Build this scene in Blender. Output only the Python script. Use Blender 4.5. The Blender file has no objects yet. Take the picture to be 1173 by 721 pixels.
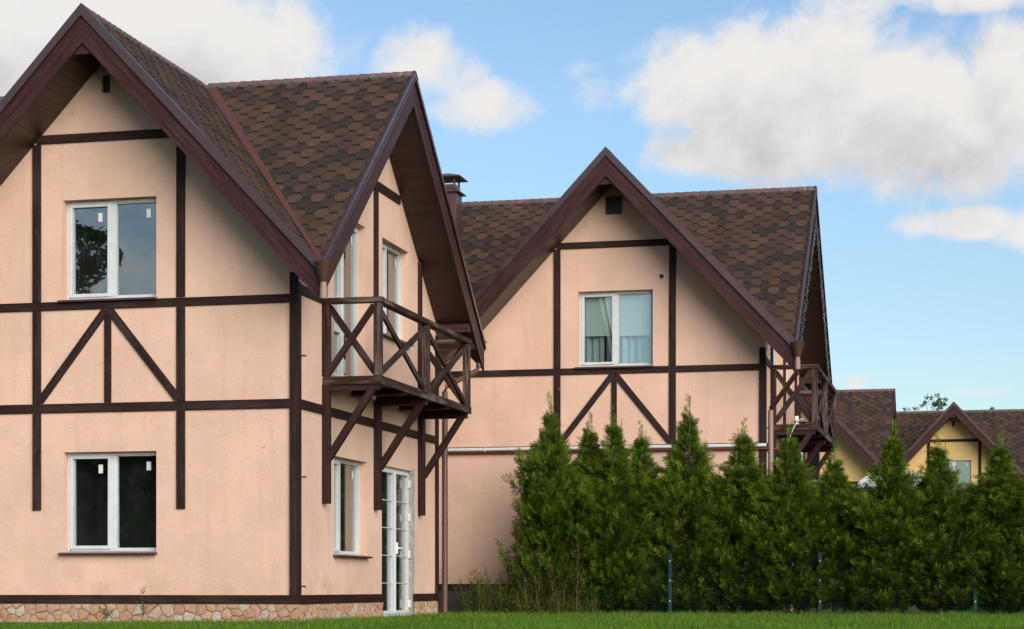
import bpy, bmesh, math, random
import numpy as np
from mathutils import Vector, Matrix
R = math.radians
sc = bpy.context.scene
col = sc.collection

# ------------------------------------------------------------------ camera
YAW = math.atan(538.5 / 2290.0)
cd = bpy.data.cameras.new("camera"); cam = bpy.data.objects.new("camera", cd); col.objects.link(cam)
cam.location = (8.998, -25.621, 0.5)
cam.rotation_euler = (R(90), 0, YAW)
cd.sensor_width = 36.0; cd.lens = 2290.0 / 1173.0 * 36.0
cd.shift_y = (672.0 - 360.5) / 1173.0
cd.clip_start = 0.1; cd.clip_end = 5000
sc.camera = cam
sc.render.resolution_x = 1024; sc.render.resolution_y = 629

# ------------------------------------------------------------------ light
SUN_EL, SUN_AZ = 21.0, 139.0          # azimuth clockwise from +Y
sd = bpy.data.lights.new("sun", 'SUN'); so = bpy.data.objects.new("sun", sd); col.objects.link(so)
sd.energy = 2.45; sd.angle = R(52); sd.color = (1.0, 0.93, 0.83)
dirv = Vector((math.sin(R(SUN_AZ)) * math.cos(R(SUN_EL)), math.cos(R(SUN_AZ)) * math.cos(R(SUN_EL)), math.sin(R(SUN_EL))))
so.rotation_euler = dirv.to_track_quat('Z', 'Y').to_euler()
so.location = (30, -30, 40)
sc.view_settings.view_transform = 'Standard'
sc.view_settings.look = 'None'
sc.view_settings.gamma = 1.0
sc.view_settings.use_curve_mapping = False
sc.view_settings.exposure = 0.80
sc.cycles.max_bounces = 8
sc.cycles.transparent_max_bounces = 12
sc.cycles.caustics_reflective = False; sc.cycles.caustics_refractive = False


class NT:
    """small helper round a node tree"""
    def __init__(s, tree):
        s.t = tree; s.n = tree.nodes; s.l = tree.links
    def node(s, typ, **kw):
        n = s.n.new(typ)
        for k, v in kw.items():
            if k.startswith('in_'): n.inputs[k[3:]].default_value = v
            else: setattr(n, k, v)
        return n
    def put(s, inp, v):
        if hasattr(v, 'is_output'): s.l.new(v, inp)
        else: inp.default_value = v
    def m(s, op, a, b=0.0, c=0.0, clamp=False):
        n = s.n.new('ShaderNodeMath'); n.operation = op; n.use_clamp = clamp
        for i, v in enumerate((a, b, c)): s.put(n.inputs[i], v)
        return n.outputs[0]
    def ramp(s, v, lo, hi, a=0.0, b=1.0, smooth=True):
        n = s.n.new('ShaderNodeMapRange'); n.interpolation_type = 'SMOOTHSTEP' if smooth else 'LINEAR'
        s.put(n.inputs[0], v)
        for i, x in enumerate((lo, hi, a, b)): s.put(n.inputs[1 + i], x)
        return n.outputs[0]
    def mix(s, f, a, b, blend='MIX'):
        n = s.n.new('ShaderNodeMix'); n.data_type = 'RGBA'; n.blend_type = blend
        s.put(n.inputs[0], f)
        for i, v in ((6, a), (7, b)):
            if isinstance(v, tuple) and len(v) == 3: v = v + (1.0,)
            s.put(n.inputs[i], v)
        return n.outputs[2]
    def noise(s, vec, scale, detail=4.0, rough=0.55, dist=0.0):
        n = s.n.new('ShaderNodeTexNoise')
        if vec is not None: s.l.new(vec, n.inputs['Vector'])
        n.inputs['Scale'].default_value = scale; n.inputs['Detail'].default_value = detail
        n.inputs['Roughness'].default_value = rough; n.inputs['Distortion'].default_value = dist
        return n.outputs['Fac']
    def scaled(s, vec, sx, sy, sz, off=(0, 0, 0)):
        n = s.n.new('ShaderNodeMapping'); s.l.new(vec, n.inputs['Vector'])
        n.inputs['Scale'].default_value = (sx, sy, sz); n.inputs['Location'].default_value = off
        return n.outputs[0]
    def bump(s, h, strength, dist):
        n = s.n.new('ShaderNodeBump'); s.l.new(h, n.inputs['Height'])
        n.inputs['Strength'].default_value = strength; n.inputs['Distance'].default_value = dist
        return n.outputs[0]


# ------------------------------------------------------------------ sky with cumulus clouds (world)
w = bpy.data.worlds.new("World"); sc.world = w; w.use_nodes = True
k = NT(w.node_tree); k.n.clear()
sky = k.node('ShaderNodeTexSky', sky_type='NISHITA', sun_disc=False)
sky.sun_elevation = R(SUN_EL); sky.sun_rotation = R(SUN_AZ)
sky.air_density = 1.0; sky.dust_density = 0.35; sky.ozone_density = 1.6
tc = k.node('ShaderNodeTexCoord')
sep = k.node('ShaderNodeSeparateXYZ'); k.l.new(tc.outputs['Generated'], sep.inputs[0])
az = k.m('ARCTAN2', sep.outputs[0], sep.outputs[1])            # azimuth from +Y, + to the east
el = k.m('ARCSINE', sep.outputs[2])

def sky_dir(px, py):                                            # a picture position as compass azimuth and elevation
    lx = (px - 586.5) / 2290.0; lz = (672.0 - py) / 2290.0
    return math.atan(lx) - YAW, math.atan(lz / math.hypot(1, lx))

def clouds(azs, els, big):
    cmb = k.node('ShaderNodeCombineXYZ'); k.l.new(azs, cmb.inputs[0]); k.l.new(els, cmb.inputs[1])
    v = cmb.outputs[0]
    n1 = k.noise(v, 17.0, 10.0, 0.60, 0.3)
    n2 = k.noise(v, 55.0, 6.0, 0.6)
    nz = k.m('ADD', k.m('MULTIPLY', k.m('SUBTRACT', n1, 0.5), 2.3), k.m('MULTIPLY', k.m('SUBTRACT', n2, 0.5), 0.55))
    field = None
    for (px, py, rx, ry, wt) in big:
        a0, e0 = sky_dir(px, py)
        u = k.m('MULTIPLY', k.m('SUBTRACT', azs, a0), 2290.0 / rx)
        t = k.m('MULTIPLY', k.m('SUBTRACT', els, e0), 2290.0 / ry)
        d2 = k.m('ADD', k.m('MULTIPLY', u, u), k.m('MULTIPLY', t, t))
        g = k.m('MULTIPLY', k.m('SUBTRACT', 1.0, d2), wt)
        g = k.m('MAXIMUM', g, -1.2)
        field = g if field is None else k.m('MAXIMUM', field, g)
    # the rest of the sky: scattered cumulus from a broad noise
    n3 = k.noise(v, 3.2, 3.0, 0.5)
    out = k.ramp(k.m('ABSOLUTE', k.m('ADD', azs, YAW)), 0.30, 0.55)
    gen = k.m('SUBTRACT', k.m('MULTIPLY', k.m('SUBTRACT', n3, 0.53), 8.0), k.m('MULTIPLY', k.m('SUBTRACT', 1.0, out), 6.0))
    field = k.m('MAXIMUM', field, gen)
    return k.m('SUBTRACT', k.m('ADD', field, nz), .16)

BIG = [(130, 40, 310, 80, 1.0), (-60, 120, 170, 120, 1.0), (330, 60, 85, 58, .55), (480, 75, 66, 54, .68), (552, 118, 92, 36, .68), (515, 95, 60, 46, .55),
       (664, 100, 40, 36, .48), (920, 110, 230, 110, 1.0), (800, 100, 105, 78, .9), (1080, 140, 170, 100, 1.0), (960, 50, 110, 70, .9), (840, 172, 130, 40, .95), (770, 185, 50, 22, .55),
       (1160, 90, 95, 75, .95), (1105, 256, 88, 24, .7), (1110, -4, 140, 22, .55), (975, 438, 30, 14, .6), (1046, 440, 26, 9, .35), (1120, 448, 50, 7, .3),
       (1215, 260, 90, 34, .7), (540, -30, 110, 30, .3)]
dens = clouds(az, el, BIG)
dens2 = clouds(k.m('ADD', az, 0.006), k.m('ADD', el, 0.022), BIG)   # a little nearer to the sun: self shading
alpha = k.ramp(dens, -0.12, 0.55)
thick = k.ramp(dens2, 0.15, 1.55)
ccol = k.mix(thick, (0.95, 0.915, 0.88), (0.57, 0.56, 0.59))
skycol = k.mix(k.ramp(el, .0, .24, .24, 0.0, False), sky.outputs[0], (0, 0, 0))
skycol = k.mix(1.0, skycol, (1.00, 1.05, 1.09), 'MULTIPLY')
bg1 = k.node('ShaderNodeBackground'); k.l.new(skycol, bg1.inputs[0]); bg1.inputs[1].default_value = 0.084
bg2 = k.node('ShaderNodeBackground'); k.l.new(ccol, bg2.inputs[0]); bg2.inputs[1].default_value = 0.53
mx = k.node('ShaderNodeMixShader'); k.l.new(k.m('MULTIPLY', alpha, 0.97), mx.inputs[0])
k.l.new(bg1.outputs[0], mx.inputs[1]); k.l.new(bg2.outputs[0], mx.inputs[2])
wo = k.node('ShaderNodeOutputWorld'); k.l.new(mx.outputs[0], wo.inputs[0])

# ------------------------------------------------------------------ materials
def mat(name, build):
    m = bpy.data.materials.new(name); m.use_nodes = True
    k = NT(m.node_tree); b = k.n['Principled BSDF']
    tc = k.node('ShaderNodeTexCoord')
    build(k, b, tc)
    return m

def m_stucco(base):
    def f(k, b, tc):
        o = tc.outputs['Object']
        big = k.noise(o, 0.9, 5, 0.6); mid = k.noise(o, 6, 4, 0.6)
        streak = k.noise(k.scaled(o, 7.0, 7.0, 0.35), 1.0, 4, 0.6)
        c = k.mix(k.ramp(big, .3, .72), tuple(x * y for x, y in zip(base, (.95, .93, .90))), tuple(x * y for x, y in zip(base, (1.12, 1.10, 1.08))))
        c = k.mix(k.m('MULTIPLY', k.ramp(streak, .52, .75), .27), c, tuple(x * y for x, y in zip(base, (.76, .70, .64))))
        c = k.mix(k.m('MULTIPLY', k.ramp(mid, .5, .8), .14), c, (.75, .62, .5))
        spot = k.noise(o, 11.0, 3, .5)
        c = k.mix(k.m('MULTIPLY', k.ramp(spot, .70, .76), .35), c, (.30, .19, .13))
        sp = k.node('ShaderNodeSeparateXYZ'); k.l.new(o, sp.inputs[0])
        splash = k.m('MULTIPLY', k.ramp(sp.outputs[2], .35, .95, 1.0, 0.0), k.ramp(k.noise(o, 2.6, 4, .6), .42, .72))
        c = k.mix(k.m('MULTIPLY', splash, .42), c, (.42, .24, .13))
        vor = k.node('ShaderNodeTexVoronoi'); k.l.new(k.scaled(o, 1, 1, .55), vor.inputs['Vector']); vor.inputs['Scale'].default_value = 95.0
        grain = k.m('ADD', k.noise(k.scaled(o, 1, 1, .4), 130, 3, .6), k.m('MULTIPLY', vor.outputs[0], .5))
        c = k.mix(k.m('MULTIPLY', k.ramp(grain, .6, 1.0), .16), c, tuple(x * .7 for x in base))
        k.l.new(c, b.inputs['Base Color']); b.inputs['Roughness'].default_value = .93
        b.inputs['Specular IOR Level'].default_value = .25
        k.l.new(k.bump(k.m('ADD', grain, k.m('MULTIPLY', mid, 1.6)), .6, .007), b.inputs['Normal'])
    return f

def m_wood(base, worn, amount, rough=.62, carved=False, specks=.0):
    """planed board: u runs along the board in metres, v across"""
    def f(k, b, tc):
        uv = tc.outputs['UV']
        g = k.noise(k.scaled(uv, 1.6, 34.0, 1), 1.0, 6, .62, .3)
        blot = k.noise(k.scaled(uv, 1.2, 5.0, 1), 1.0, 4, .6)
        c = k.mix(k.ramp(g, .3, .7), tuple(x * .72 for x in base), tuple(x * 1.3 for x in base))
        wm = k.m('MULTIPLY', k.ramp(k.m('ADD', k.m('MULTIPLY', blot, .65), k.m('MULTIPLY', g, .45)), .49, .70), amount)
        c = k.mix(wm, c, worn)
        if specks:
            s1 = k.noise(k.scaled(uv, 9.0, 24.0, 1), 1.0, 3, .6)
            gate = k.ramp(k.noise(k.scaled(uv, .9, 1.0, 1), 1.0, 2, .5), .45, .7)
            c = k.mix(k.m('MULTIPLY', k.m('MULTIPLY', k.ramp(s1, .66, .72), gate), specks), c, (.46, .32, .15))
        if carved:                                         # scalloped line cut along the board
            sp = k.node('ShaderNodeSeparateXYZ'); k.l.new(uv, sp.inputs[0])
            a = k.m('SUBTRACT', k.m('FRACT', k.m('DIVIDE', sp.outputs[0], .105)), .5)
            arc = k.m('ADD', .028, k.m('MULTIPLY', k.m('MULTIPLY', a, a), .16))
            d = k.m('ABSOLUTE', k.m('SUBTRACT', k.m('FRACT', k.m('MULTIPLY', sp.outputs[1], 1.0)), arc))
            ln = k.ramp(d, .002, .007, 1, 0)
            c = k.mix(k.m('MULTIPLY', k.m('MULTIPLY', ln, blot), .22), c, (.16, .12, .11))
        k.l.new(c, b.inputs['Base Color'])
        k.l.new(k.ramp(g, .2, .8, rough - .1, rough + .14), b.inputs['Roughness'])
        b.inputs['Specular IOR Level'].default_value = .22
        k.l.new(k.bump(g, .5, .004), b.inputs['Normal'])
    return f

def m_shingle(k, b, tc):
    at = k.node('ShaderNodeVertexColor'); at.layer_name = 'tab'
    sp = k.node('ShaderNodeSeparateColor'); k.l.new(at.outputs[0], sp.inputs[0])
    o = tc.outputs['Object']
    gr = k.noise(o, 160, 2, .7); pt = k.noise(o, 9.0, 4, .65)
    c = k.mix(sp.outputs[0], (.034, .0180, .0120), (.128, .058, .032))
    c = k.mix(k.m('MULTIPLY', k.ramp(pt, .48, .75), .45), c, (.052, .036, .031))
    age = k.noise(k.scaled(o, 1, 1, .45), .9, 5, .65)
    c = k.mix(k.m('MULTIPLY', k.ramp(age, .45, .75), .35), c, (.058, .042, .036))
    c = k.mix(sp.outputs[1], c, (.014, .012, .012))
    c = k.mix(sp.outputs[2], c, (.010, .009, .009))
    c = k.mix(k.ramp(gr, .35, .7), k.mix(.45, c, (0, 0, 0)), k.mix(.10, c, (.5, .4, .32)))
    k.l.new(c, b.inputs['Base Color']); b.inputs['Roughness'].default_value = .95
    b.inputs['Specular IOR Level'].default_value = .2
    k.l.new(k.bump(gr, .6, .003), b.inputs['Normal'])

def m_ridge(k, b, tc):
    at = k.node('ShaderNodeVertexColor'); at.layer_name = 'tab'
    sp = k.node('ShaderNodeSeparateColor'); k.l.new(at.outputs[0], sp.inputs[0])
    gr = k.noise(tc.outputs['Object'], 120, 3, .7); li = k.noise(tc.outputs['Object'], 14, 4, .65)
    c = k.mix(sp.outputs[0], (.14, .062, .046), (.235, .10, .075))
    c = k.mix(sp.outputs[1], c, (.085, .080, .085))
    c = k.mix(k.m('MULTIPLY', k.ramp(li, .58, .66), k.m('MULTIPLY', sp.outputs[2], .8)), c, (.34, .36, .27))
    c = k.mix(k.ramp(gr, .4, .75), c, k.mix(.4, c, (.03, .02, .02)))
    k.l.new(c, b.inputs['Base Color']); b.inputs['Roughness'].default_value = .93
    k.l.new(k.bump(gr, .6, .003), b.inputs['Normal'])

def m_metal(base, rough, spec=.5, dirt=.25):
    def f(k, b, tc):
        n = k.noise(tc.outputs['Object'], 5, 5, .6); n2 = k.noise(tc.outputs['Object'], 60, 3, .6)
        c = k.mix(k.m('MULTIPLY', k.ramp(n, .45, .75), dirt), base, tuple(x * .55 + .03 for x in base))
        c = k.mix(k.m('MULTIPLY', k.ramp(n2, .6, .75), dirt * .6), c, (.25, .2, .17))
        k.l.new(c, b.inputs['Base Color'])
        k.l.new(k.ramp(n, .3, .7, rough - .07, rough + .1), b.inputs['Roughness'])
        b.inputs['Specular IOR Level'].default_value = spec
    return f

def m_plain(base, rough, var=.12, scale=8.0, bump=0.0):
    def f(k, b, tc):
        n = k.noise(tc.outputs['Object'], scale, 5, .6)
        c = k.mix(k.ramp(n, .3, .7), tuple(x * (1 - var) for x in base), tuple(min(1, x * (1 + var)) for x in base))
        k.l.new(c, b.inputs['Base Color']); b.inputs['Roughness'].default_value = rough
        if bump: k.l.new(k.bump(k.noise(tc.outputs['Object'], scale * 6, 4, .6), bump, .005), b.inputs['Normal'])
    return f

def m_stone(k, b, tc):
    o = tc.outputs['Object']; at = k.node('ShaderNodeVertexColor'); at.layer_name = 'tab'
    sp = k.node('ShaderNodeSeparateColor'); k.l.new(at.outputs[0], sp.inputs[0])
    g = k.noise(o, 24, 6, .65); g2 = k.noise(k.scaled(o, 9, 9, 26), 1.0, 6, .65)
    c = k.mix(sp.outputs[0], (.40, .19, .115), (.50, .31, .175))
    c = k.mix(k.ramp(sp.outputs[1], .55, .8), c, (.45, .25, .19))
    c = k.mix(k.ramp(sp.outputs[2], .75, .9), c, (.44, .39, .31))
    c = k.mix(k.m('MULTIPLY', k.ramp(g2, .35, .75), .5), c, (.56, .40, .25))
    c = k.mix(k.m('MULTIPLY', k.ramp(g, .48, .75), .6), c, (.22, .115, .075))
    k.l.new(c, b.inputs['Base Color']); b.inputs['Roughness'].default_value = .85
    k.l.new(k.bump(k.m('ADD', g, k.m('MULTIPLY', g2, .8)), .9, .012), b.inputs['Normal'])

def m_glass(k, b, tc):
    k.n.remove(b)
    lw = k.node('ShaderNodeLayerWeight'); fa = lw.outputs['Facing']
    frs = k.m('ADD', .19, k.m('MULTIPLY', k.m('POWER', fa, 5.0), .62))
    tr = k.node('ShaderNodeBsdfTransparent'); tr.inputs[0].default_value = (.86, .92, .90, 1)
    gl = k.node('ShaderNodeBsdfGlossy'); gl.inputs['Color'].default_value = (.95, .97, 1, 1); gl.inputs['Roughness'].default_value = .004
    n = k.noise(tc.outputs['Object'], 2.2, 2, .5)
    k.l.new(k.bump(n, .03, .01), gl.inputs['Normal'])
    df = k.node('ShaderNodeBsdfDiffuse'); df.inputs[0].default_value = (.35, .36, .35, 1)   # dust on the pane
    mx = k.node('ShaderNodeMixShader'); k.l.new(frs, mx.inputs[0]); k.l.new(tr.outputs[0], mx.inputs[1]); k.l.new(gl.outputs[0], mx.inputs[2])
    dn = k.noise(tc.outputs['Object'], 3, 4, .6)
    m2 = k.node('ShaderNodeMixShader'); k.l.new(k.ramp(dn, .4, .9, .004, .03), m2.inputs[0]); k.l.new(mx.outputs[0], m2.inputs[1]); k.l.new(df.outputs[0], m2.inputs[2])
    k.l.new(m2.outputs[0], k.n['Material Output'].inputs[0])

def m_leaf(lo, hi, trans=.3, attr='tint'):
    def f(k, b, tc):
        at = k.node('ShaderNodeVertexColor'); at.layer_name = attr
        sp = k.node('ShaderNodeSeparateColor'); k.l.new(at.outputs[0], sp.inputs[0])
        c = k.mix(sp.outputs[0], lo, hi)
        c = k.mix(sp.outputs[1], c, (.17, .105, .035))
        k.l.new(c, b.inputs['Base Color']); b.inputs['Roughness'].default_value = .75
        b.inputs['Specular IOR Level'].default_value = .12
        t = k.node('ShaderNodeBsdfTranslucent'); k.l.new(c, t.inputs[0])
        mx = k.node('ShaderNodeMixShader'); mx.inputs[0].default_value = trans
        k.l.new(b.outputs[0], mx.inputs[1]); k.l.new(t.outputs[0], mx.inputs[2])
        k.l.new(mx.outputs[0], k.n['Material Output'].inputs[0])
    return f

def m_ground(k, b, tc):
    o = tc.outputs['Object']
    n = k.noise(o, .7, 6, .6); n2 = k.noise(o, 18, 5, .7)
    c = k.mix(k.ramp(n, .35, .65), (.040, .075, .014), (.062, .105, .020))
    c = k.mix(k.m('MULTIPLY', k.ramp(n2, .45, .7), .6), c, (.028, .040, .010))
    k.l.new(c, b.inputs['Base Color']); b.inputs['Roughness'].default_value = 1.0
    b.inputs['Specular IOR Level'].default_value = .1
    k.l.new(k.bump(n2, .8, .05), b.inputs['Normal'])

def m_soffit(k, b, tc):
    uv = tc.outputs['UV']
    g = k.noise(k.scaled(uv, 2.0, 26.0, 1), 1.0, 5, .6)
    sp = k.node('ShaderNodeSeparateXYZ'); k.l.new(uv, sp.inputs[0])
    row = k.m('FRACT', k.m('DIVIDE', sp.outputs[1], .125))
    idn = k.noise(k.scaled(uv, 0.0, 0.0, 0, (0, 0, 0)), 1.0)
    fl = k.m('FLOOR', k.m('DIVIDE', sp.outputs[1], .125))
    wn = k.node('ShaderNodeTexWhiteNoise', noise_dimensions='1D'); k.l.new(fl, wn.inputs['W'])
    c = k.mix(wn.outputs[0], (.016, .0060, .0042), (.034, .0120, .0075))
    c = k.mix(k.m('MULTIPLY', k.ramp(g, .4, .75), .5), c, (.026, .009, .007))
    gap = k.ramp(k.m('ABSOLUTE', k.m('SUBTRACT', row, .5)), .455, .49)
    c = k.mix(gap, c, (.006, .003, .003))
    k.l.new(c, b.inputs['Base Color']); b.inputs['Roughness'].default_value = .42
    k.l.new(k.bump(k.m('SUBTRACT', 1.0, gap), .6, .008), b.inputs['Normal'])

M = {}
M['stucco'] = mat('peach_stucco', m_stucco((.700, .468, .365)))
M['stucco_yellow'] = mat('yellow_stucco', m_stucco((.68, .47, .20)))
M['timber'] = mat('dark_stained_timber', m_wood((.0200, .0080, .0065), (.052, .031, .026), .6, .66, True, .95))
M['timber_red'] = mat('red_brown_timber', m_wood((.024, .0085, .0072), (.050, .028, .025), .45, .6, False, .2))
M['barge'] = mat('varnished_bargeboard', m_wood((.040, .0128, .0118), (.078, .036, .033), .5, .5))
M['deck'] = mat('weathered_balcony_wood', m_wood((.026, .0105, .0085), (.17, .13, .11), .85, .68, False, .4))
M['rail'] = mat('balcony_rail_wood', m_wood((.022, .0088, .0072), (.10, .075, .065), .55, .62, False, .3))
M['soffit'] = mat('soffit_boards', m_soffit)
M['shingle'] = mat('bitumen_shingle', m_shingle)
M['ridge'] = mat('ridge_shingle', m_ridge)
M['trim'] = mat('brown_coated_steel', m_metal((.050, .021, .021), .30, .8))
M['valley'] = mat('valley_steel', m_metal((.105, .038, .028), .48, .4))
M['pipe'] = mat('brown_gutter_plastic', m_metal((.105, .048, .034), .42, .5))
M['pipe_pale'] = mat('faded_pipe', m_metal((.30, .19, .165), .55, .4))
M['funnel'] = mat('funnel_steel', m_metal((.062, .025, .014), .45, .4))
M['chimney'] = mat('chimney_steel', m_metal((.075, .034, .030), .38, .5))
M['gas'] = mat('grey_painted_pipe', m_metal((.62, .63, .62), .4, .5, .12))
M['redpipe'] = mat('red_brown_conduit', m_metal((.13, .022, .014), .5, .4))
M['pvc'] = mat('white_pvc', m_plain((.60, .63, .645), .4, .05))
M['sill'] = mat('dark_sill_steel', m_metal((.055, .032, .032), .32, .6))
M['glass'] = mat('window_glass', m_glass)
M['room'] = mat('dark_interior', m_plain((.075, .07, .062), .9))
M['paper'] = mat('paper_sticker', m_plain((.62, .68, .64), .7, .05))
M['blind'] = mat('roller_blind_cloth', m_plain((.80, .84, .82), .9, .03))
M['curtain'] = mat('sheer_curtain', m_plain((.55, .62, .64), .9, .06))
M['stone'] = mat('sandstone_cladding', m_stone)
M['mortar'] = mat('pale_mortar', m_plain((.25, .19, .14), .95, .3, 14, .5))
M['plinth_dark'] = mat('dark_plinth', m_plain((.05, .042, .038), .9, .3, 6, .4))
M['concrete'] = mat('bare_render', m_plain((.33, .33, .29), .95, .25, 7, .5))
M['black'] = mat('vent_black', m_plain((.012, .012, .013), .5, .3))
M['iron'] = mat('iron', m_metal((.03, .024, .022), .5))
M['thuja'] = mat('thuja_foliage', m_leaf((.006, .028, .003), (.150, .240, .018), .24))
M['leaf'] = mat('tree_foliage', m_leaf((.022, .042, .010), (.075, .11, .028), .3))
M['grass'] = mat('grass_blades', m_leaf((.052, .125, .010), (.190, .315, .036), .35))
M['weed'] = mat('weed_foliage', m_leaf((.050, .075, .014), (.16, .17, .035), .3))
M['bark'] = mat('bark', m_plain((.10, .065, .042), .95, .3, 12, .6))
M['birch'] = mat('birch_bark', m_plain((.42, .40, .36), .9, .5, 9, .4))
M['ground'] = mat('lawn_soil', m_ground)
M['fence'] = mat('green_coated_steel', m_metal((.006, .034, .030), .5, .3, .1))
M['zinc'] = mat('zinc_bolt', m_metal((.55, .58, .60), .35, .6))
M['canopy'] = mat('white_canopy_sheet', m_plain((.56, .60, .64), .5, .08, 2.5))
M['lampwhite'] = mat('white_enamel', m_plain((.78, .80, .82), .3, .03))
M['flower'] = mat('yellow_petal', m_plain((.75, .50, .03), .7, .1))
M['fairy'] = mat('clear_bulb', m_plain((.20, .21, .20), .3, .3, 30))

# ------------------------------------------------------------------ object helpers
def link(o, parent=None):
    col.objects.link(o)
    if parent is not None: o.parent = parent
    return o

def tag(o, label=None, cat=None, group=None, kind=None):
    if label: o['label'] = label
    if cat: o['category'] = cat
    if group: o['group'] = group
    if kind: o['kind'] = kind
    return o

def empty(name, loc=(0, 0, 0), parent=None):
    o = bpy.data.objects.new(name, None); o.location = loc; o.empty_display_size = .2
    return link(o, parent)

class MB:
    """collects polygons with uv (metres) for one mesh object"""
    def __init__(s, seed=0):
        s.v = []; s.f = []; s.uv = []; s.col = []; s.mi = []
        s.rnd = random.Random(seed)
    def face(s, pts, uv=None, c=None, mi=0):
        i = len(s.v); s.v += [tuple(p) for p in pts]; s.f.append(tuple(range(i, i + len(pts))))
        s.uv.append(uv if uv else [(0, 0)] * len(pts)); s.col.append(c); s.mi.append(mi)
    def hexa(s, P, mi=0):
        """eight corners: 0-3 one end ring, 4-7 the other; the board runs from ring to ring"""
        P = [Vector(p) for p in P]; L = ((P[4] + P[5] + P[6] + P[7]) - (P[0] + P[1] + P[2] + P[3])).length / 4
        a = (P[1] - P[0]).length; b = (P[3] - P[0]).length; u0 = s.rnd.uniform(0, 30); v0 = s.rnd.randrange(1, 40)
        for (i, j, wd) in ((0, 1, a), (1, 2, b), (2, 3, a), (3, 0, b)):
            s.face([P[i], P[j], P[j + 4], P[i + 4]], [(u0, v0), (u0, v0 + wd), (u0 + L, v0 + wd), (u0 + L, v0)], mi=mi)
            v0 += 1
        s.face([P[3], P[2], P[1], P[0]], [(u0, v0), (u0 + .02, v0), (u0 + .02, v0 + a), (u0, v0 + a)], mi=mi)
        s.face([P[4], P[5], P[6], P[7]], [(u0, v0), (u0 + .02, v0), (u0 + .02, v0 + a), (u0, v0 + a)], mi=mi)
    def box(s, x0, x1, y0, y1, z0, z1, mi=0):
        d = (x1 - x0, y1 - y0, z1 - z0); ax = d.index(max(d))
        if ax == 0: P = [(x0, y0, z0), (x0, y0, z1), (x0, y1, z1), (x0, y1, z0), (x1, y0, z0), (x1, y0, z1), (x1, y1, z1), (x1, y1, z0)]
        elif ax == 1: P = [(x0, y0, z0), (x1, y0, z0), (x1, y0, z1), (x0, y0, z1), (x0, y1, z0), (x1, y1, z0), (x1, y1, z1), (x0, y1, z1)]
        else: P = [(x0, y0, z0), (x0, y1, z0), (x1, y1, z0), (x1, y0, z0), (x0, y0, z1), (x0, y1, z1), (x1, y1, z1), (x1, y0, z1)]
        s.hexa(P, mi)
        return s
    def beam(s, p, q, wd, th, side=(0, 0, 1), mi=0):
        p = Vector(p); q = Vector(q); d = (q - p).normalized(); sd = Vector(side)
        a = d.cross(sd).normalized() * (wd / 2); b = d.cross(a).normalized() * (th / 2)
        s.hexa([p - a - b, p + a - b, p + a + b, p - a + b, q - a - b, q + a - b, q + a + b, q - a + b], mi)
        return s
    def prism(s, poly, off, mi=0):
        """planar polygon (3-D points) given depth by the vector off"""
        off = Vector(off); A = [Vector(p) for p in poly]; B = [p + off for p in A]
        e = (A[1] - A[0]).normalized(); nrm = off.normalized(); g = nrm.cross(e); u0 = s.rnd.uniform(0, 30); v0 = s.rnd.randrange(1, 40)
        uv = [(u0 + (p - A[0]).dot(e), v0 + .5 + (p - A[0]).dot(g)) for p in A]
        s.face(A, uv, mi=mi); s.face(B[::-1], uv[::-1], mi=mi)
        n = len(A)
        for i in range(n):
            j = (i + 1) % n; L = (A[j] - A[i]).length
            s.face([A[j], A[i], B[i], B[j]], [(u0 + L, v0), (u0, v0), (u0, v0 + off.length), (u0 + L, v0 + off.length)], mi=mi)
        return s
    def tube(s, pts, r, n=10, caps=True, mi=0):
        pts = [Vector(p) for p in pts]; rr = r if isinstance(r, (list, tuple)) else [r] * len(pts)
        rings = []
        for i, p in enumerate(pts):
            t = (pts[min(i + 1, len(pts) - 1)] - pts[max(i - 1, 0)]).normalized()
            h = Vector((0, 0, 1)) if abs(t.z) < .9 else Vector((1, 0, 0))
            a = t.cross(h).normalized(); b = t.cross(a)
            rings.append([p + a * (rr[i] * math.cos(2 * math.pi * q / n)) + b * (rr[i] * math.sin(2 * math.pi * q / n)) for q in range(n)])
        for i in range(len(rings) - 1):
            for q in range(n):
                z = (q + 1) % n
                s.face([rings[i][q], rings[i][z], rings[i + 1][z], rings[i + 1][q]], mi=mi)
        if caps: s.face(rings[0][::-1], mi=mi); s.face(rings[-1], mi=mi)
        return s
    def mesh(s, name, mats, smooth=False, weld=True, colname=None, bevel=0):
        me = bpy.data.meshes.new(name); me.from_pydata(s.v, [], s.f)
        uvl = me.uv_layers.new(name='UVMap')
        flat = np.array([c for f in s.uv for c in f], 'f').ravel()
        uvl.data.foreach_set('uv', flat)
        if colname:
            at = me.color_attributes.new(colname, 'FLOAT_COLOR', 'CORNER')
            arr = np.array([(*(c or (0, 0, 0)), 1.0) for f, c in zip(s.f, s.col) for _ in f], 'f').ravel()
            at.data.foreach_set('color', arr)
        for m in (mats if isinstance(mats, (list, tuple)) else [mats]): me.materials.append(m)
        me.polygons.foreach_set('material_index', s.mi)
        if weld or bevel:
            bm = bmesh.new(); bm.from_mesh(me)
            bmesh.ops.remove_doubles(bm, verts=bm.verts, dist=1e-5)
            if bevel:
                ed = [e for e in bm.edges if len(e.link_faces) == 2 and e.calc_face_angle(0) > .6]
                bmesh.ops.bevel(bm, geom=ed, offset=bevel, segments=1, affect='EDGES', clamp_overlap=True)
            bmesh.ops.recalc_face_normals(bm, faces=bm.faces)
            bm.to_mesh(me); bm.free()
        if smooth:
            me.polygons.foreach_set('use_smooth', [True] * len(me.polygons))
            try: me.set_sharp_from_angle(angle=R(40))
            except Exception: pass
        me.update()
        return me
    def build(s, name, mats, parent=None, **kw):
        return link(bpy.data.objects.new(name, s.mesh(name, mats, **kw)), parent)

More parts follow.
